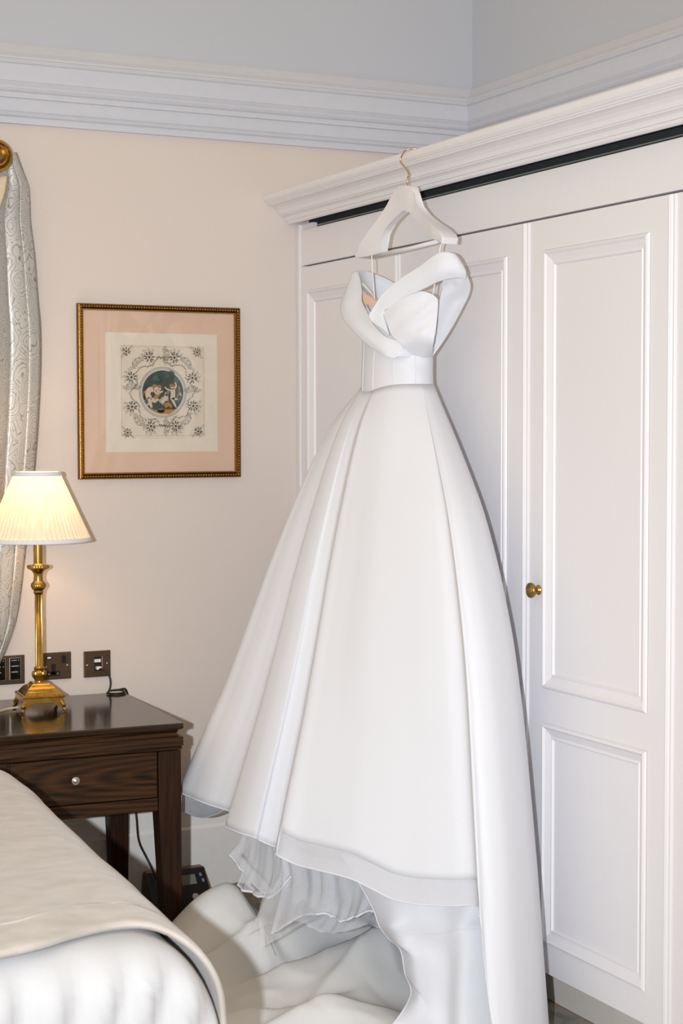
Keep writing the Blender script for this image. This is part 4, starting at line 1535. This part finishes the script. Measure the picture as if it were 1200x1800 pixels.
obj('lining_seam', tube(rows[16], 0.0016, 6), 'dress', lin, smooth=True, world=True)
# lining peeping out at the far front hem
LF = [[(322, 1360, 4.99), (352, 1375, 4.93), (385, 1385, 4.86), (415, 1390, 4.80)],
      [(320, 1396, 4.98), (348, 1406, 4.92), (378, 1414, 4.85), (410, 1418, 4.79)],
      [(319, 1424, 4.97), (342, 1434, 4.91), (368, 1435, 4.84), (400, 1420, 4.78)]]
rows = net([[dp(*q) for q in r_] for r_ in LF], 7, 7)
lf = recalc(obj('lining_front', grid(rows), 'organza', dress, smooth=True, world=True))
obj('lining_front_edge', tube(rows[-1], 0.0024, 6), 'dress', lf, smooth=True, world=True)


# petticoat of tulle: overlapping ruffled pieces
def ruffle(name, ctrl, mat, amp, freq, edge=True, seed=0.0):
    rows = net([[dp(*q) for q in r_] for r_ in ctrl], 10, 8)
    n_ = len(rows)
    for i, r_ in enumerate(rows):
        t = i / (n_ - 1)
        for k, v in enumerate(r_):
            u = k / (len(r_) - 1)
            f1 = nz3(u * freq * 1.7 + seed, t * 0.8, seed) + 0.6 * nz3(u * freq * 4.1, t * 1.2, seed + 2)
            a = amp * (0.5 + 0.9 * t) * f1
            v += CAM_F * a * 1.0 + CAM_U * (0.35 * amp * t * nz3(u * freq, 2.0, seed)) + CAM_R * (0.3 * a)
    o = recalc(obj(name, grid(rows), mat, dress, smooth=True, world=True))
    if edge:
        obj('tulle_edge', tube(rows[-1], 0.0036, 6), 'dress', o, smooth=True, world=True)
    return o


ruffle('tulle_ruffle', [[(428, 1440, 4.62), (450, 1450, 4.58), (475, 1460, 4.54), (500, 1475, 4.50)], [(420, 1480, 4.62), (446, 1500, 4.58), (475, 1510, 4.54), (500, 1515, 4.50)], [(404, 1502, 4.62), (434, 1538, 4.57), (468, 1570, 4.52), (494, 1545, 4.48)]], 'tulle', 0.010, 4, True, 1.0)
ruffle('tulle_ruffle', [[(440, 1455, 4.56), (470, 1465, 4.52), (500, 1480, 4.48), (530, 1490, 4.44)], [(432, 1510, 4.56), (462, 1530, 4.51), (495, 1535, 4.47), (520, 1530, 4.44)], [(416, 1556, 4.55), (445, 1572, 4.50), (478, 1575, 4.46), (512, 1540, 4.43)]], 'tulle', 0.012, 5, True, 2.0)
ruffle('tulle_ruffle', [[(480, 1480, 4.50), (540, 1500, 4.42), (600, 1515, 4.36), (660, 1530, 4.30), (715, 1545, 4.25)], [(478, 1550, 4.48), (535, 1580, 4.40), (600, 1590, 4.34), (660, 1590, 4.28), (712, 1590, 4.23)], [(434, 1646, 4.40), (500, 1616, 4.38), (572, 1640, 4.32), (650, 1628, 4.26), (705, 1640, 4.22)]], 'tulle', 0.022, 7, False, 3.0)
ruffle('tulle_ruffle', [[(490, 1490, 4.46), (550, 1505, 4.38), (610, 1520, 4.32), (670, 1540, 4.26), (720, 1555, 4.20)], [(500, 1545, 4.44), (555, 1560, 4.36), (610, 1570, 4.30), (665, 1575, 4.24), (712, 1580, 4.19)], [(476, 1640, 4.36), (548, 1604, 4.33), (600, 1618, 4.28), (650, 1602, 4.22), (700, 1600, 4.17)]], 'tulle_dense', 0.020, 9, True, 4.0)
ruffle('tulle_ruffle', [[(470, 1560, 4.44), (500, 1560, 4.42), (530, 1565, 4.40), (560, 1575, 4.38)], [(455, 1600, 4.38), (490, 1600, 4.36), (520, 1600, 4.34), (550, 1600, 4.32)], [(458, 1666, 4.26), (480, 1655, 4.27), (520, 1630, 4.28), (560, 1615, 4.28)]], 'tulle', 0.010, 3, False, 5.0)

# bodice: boned tube from the waist to the underarm
NB = 72


def bod_ring(z, a, b, cxo=0.0, cyo=0.0):
    out = []
    for k in range(NB):
        t_ = 2 * PI * k / NB
        out.append(Vector((WC.x + cxo - b * math.cos(t_), WC.y + cyo - a * math.sin(t_), z)))
    return out


rows = []
BR = [(-0.025, WA - 0.003, WB - 0.003, 0.0), (0.0, WA, WB, 0.0), (0.05, 0.127, 0.083, 0.0), (0.10, 0.128, 0.082, 0.002), (0.15, 0.130, 0.082, 0.004), (0.19, 0.130, 0.080, 0.006), (0.222, 0.128, 0.076, 0.008)]
bs = spline([(z, a, b) for z, a, b, c in BR], 6)
cs = spline([(c, 0, 0) for z, a, b, c in BR], 6)
for q, c_ in zip(bs, cs):
    r_ = bod_ring(1.612 + q[0], q[1], q[2], c_[0])
    tz = max(0.0, q[0] / 0.222)
    for k, v in enumerate(r_):
        phi = 360 * k / NB
        phi = phi - 360 if phi > 180 else phi
        v.z -= 0.018 * math.exp(-((phi + 5) / 34.0) ** 2) * (1 - tz)
        # neckline: dips at the front and lower at the back
        v.z += tz ** 2 * (-0.035 * math.exp(-(phi / 22.0) ** 2) - 0.03 * math.exp(-((abs(phi) - 180) / 60.0) ** 2))
        wr_ = 0.0032 * math.sin(20 * tz + phi * 0.07 + 2 * nz3(phi * .02, tz * 2, 1)) * math.exp(-((phi - 70) / 45) ** 2) * min(1, tz * 8)
        a_ = math.radians(phi)
        v.x -= wr_ * math.cos(a_)
        v.y -= wr_ * math.sin(a_)
    rows.append(r_)
bod = recalc(obj('bodice', grid(rows, True), 'dress', dress, smooth=True, world=True))
solidify(bod, 0.002)
bod['label'] = 'fitted white bodice'
# boning seams on the bodice
for kk in (62, 68, 2, 9, 16):
    pts = [r_[kk] + Vector((-0.0015 * math.cos(2 * PI * kk / NB), -0.0015 * math.sin(2 * PI * kk / NB), 0)) for r_ in rows[:-2]]
    obj('boning_seam', tube(pts, 0.0011, 5), 'dress', bod, smooth=True, world=True)


def C4(u, v, d):      # crop coordinates of the bodice close-up
    return dp(560 + u / 4, 430 + v / 4, d - 0.022)


def piece(name, ctrl, mat='dress', pu=7, pv=6, thick=0.004, wrinkle=0.0):
    rows = net([[C4(*q) for q in r_] for r_ in ctrl], pu, pv)
    if wrinkle:
        n_ = len(rows)
        for i, r_ in enumerate(rows):
            t = i / (n_ - 1)
            for k, v in enumerate(r_):
                u = k / (len(r_) - 1)
                v += CAM_F * (wrinkle * math.sin(PI * t) ** 0.7 * math.sin(16 * (t * 1.15 + u * 0.55) + 3 * nz3(u * 2, t * 2, 5)) * (0.35 + 0.65 * u))
    o = recalc(obj(name, grid(rows), mat, dress, smooth=True, world=True))
    solidify(o, thick)
    return o


# near collar band: from the near shoulder across the front to the V
nb_ = piece('collar_band', [
    [(985, 100, 4.335), (940, 62, 4.325), (840, 62, 4.335), (700, 160, 4.375), (560, 250, 4.415), (450, 345, 4.445), (395, 425, 4.462), (350, 495, 4.475)],
    [(1015, 150, 4.3330), (960, 115, 4.3180), (850, 120, 4.3280), (720, 205, 4.3680), (590, 290, 4.4080), (470, 385, 4.4430), (410, 455, 4.4650), (372, 540, 4.4810)],
    [(1035, 200, 4.3380), (975, 180, 4.3230), (860, 190, 4.3310), (735, 260, 4.3710), (600, 340, 4.4110), (500, 415, 4.4410), (440, 480, 4.4610), (440, 590, 4.4710)],
    [(1030, 240, 4.35), (985, 232, 4.34), (865, 250, 4.35), (732, 312, 4.385), (590, 375, 4.42), (500, 440, 4.445), (458, 480, 4.46), (500, 640, 4.462)]])
nb_['label'] = 'wide folded off-the-shoulder collar'
# far collar band: from the far shoulder down and across under the near band
piece('collar_band', [
    [(275, 188, 4.74), (292, 250, 4.70), (302, 330, 4.655), (304, 400, 4.62), (350, 495, 4.56), (385, 560, 4.515), (460, 640, 4.468), (540, 672, 4.448), (640, 690, 4.44), (730, 715, 4.475)],
    [(255, 192, 4.7330), (262, 270, 4.6880), (265, 350, 4.6430), (275, 430, 4.6030), (320, 530, 4.5430), (375, 610, 4.4980), (450, 690, 4.4610), (530, 715, 4.4480), (610, 715, 4.4450), (712, 745, 4.475)],
    [(238, 200, 4.7430), (215, 290, 4.6930), (195, 390, 4.6430), (215, 480, 4.5980), (270, 570, 4.5430), (345, 650, 4.4980), (440, 730, 4.4630), (520, 760, 4.4530), (590, 745, 4.4490), (694, 775, 4.475)],
    [(240, 215, 4.75), (200, 300, 4.71), (157, 420, 4.665), (172, 512, 4.62), (232, 592, 4.565), (330, 690, 4.51), (450, 770, 4.468), (525, 800, 4.456), (575, 785, 4.45), (672, 808, 4.48)]])
# crossover drape of the bust, from the V towards the side seam
piece('bust_drape', [
    [(450, 480, 4.462), (560, 390, 4.428), (700, 330, 4.40), (790, 345, 4.388), (838, 385, 4.385)],
    [(480, 560, 4.452), (580, 480, 4.418), (700, 430, 4.395), (780, 440, 4.387), (836, 470, 4.385)],
    [(520, 650, 4.448), (620, 580, 4.415), (700, 560, 4.40), (770, 570, 4.395), (822, 600, 4.395)],
    [(590, 720, 4.44), (650, 680, 4.42), (710, 680, 4.41), (760, 690, 4.408), (805, 700, 4.41)],
    [(525, 830, 4.535), (610, 850, 4.515), (690, 860, 4.515), (745, 860, 4.53), (793, 830, 4.57)]], pu=10, pv=8, thick=0.003, wrinkle=0.004)
# back of the far shoulder loop, seen from inside
piece('shoulder_loop', [
    [(262, 192, 4.76), (320, 184, 4.80), (400, 208, 4.82), (470, 238, 4.83), (535, 272, 4.83)],
    [(275, 240, 4.75), (320, 245, 4.80), (400, 268, 4.83), (470, 300, 4.84), (530, 330, 4.84)],
    [(300, 300, 4.73), (340, 330, 4.79), (400, 370, 4.82), (460, 400, 4.83), (520, 420, 4.83)]])
# near sleeve loop hanging behind the side seam
sl_ = piece('shoulder_loop', [
    [(930, 60, 4.34), (985, 100, 4.345), (1020, 175, 4.36), (1063, 270, 4.40), (1058, 340, 4.42), (1022, 420, 4.44), (945, 565, 4.475), (870, 685, 4.50), (800, 782, 4.515)],
    [(900, 150, 4.335), (950, 190, 4.35), (985, 245, 4.365), (1005, 300, 4.39), (1000, 370, 4.42), (965, 450, 4.44), (905, 580, 4.475), (850, 690, 4.50), (795, 785, 4.515)],
    [(880, 240, 4.36), (915, 255, 4.375), (935, 280, 4.385), (940, 330, 4.40), (935, 390, 4.425), (910, 470, 4.45), (870, 590, 4.48), (832, 695, 4.505), (790, 787, 4.515)],
    [(860, 275, 4.38), (868, 300, 4.39), (862, 330, 4.40), (850, 380, 4.415), (845, 440, 4.43), (838, 510, 4.45), (822, 610, 4.48), (808, 705, 4.505), (785, 788, 4.515)]])
# nude modesty panel inside the V
nud = piece('bodice_inside', [
    [(310, 325, 4.70), (360, 360, 4.70), (410, 395, 4.70)],
    [(300, 420, 4.69), (360, 440, 4.69), (420, 450, 4.69)],
    [(310, 510, 4.66), (360, 520, 4.66), (420, 520, 4.66)]], 'nude', 4, 4, 0.002)
nud['label'] = 'nude coloured inner lining'
# ribbon loops from the bodice up to the hanger
for pts in ([(372, 75, 4.69), (375, 170, 4.69), (380, 260, 4.70), (392, 385, 4.705)], [(392, 385, 4.706), (370, 340, 4.74), (300, 265, 4.76)], [(862, -10, 4.40), (850, 30, 4.40), (845, 70, 4.40)], [(815, 270, 4.42), (808, 310, 4.42), (800, 360, 4.42)]):
    obj('hanging_loop', tube(spline([C4(*q) for q in pts], 5), 0.0035, 6, flat=0.4), 'ribbon', dress, smooth=True, world=True)
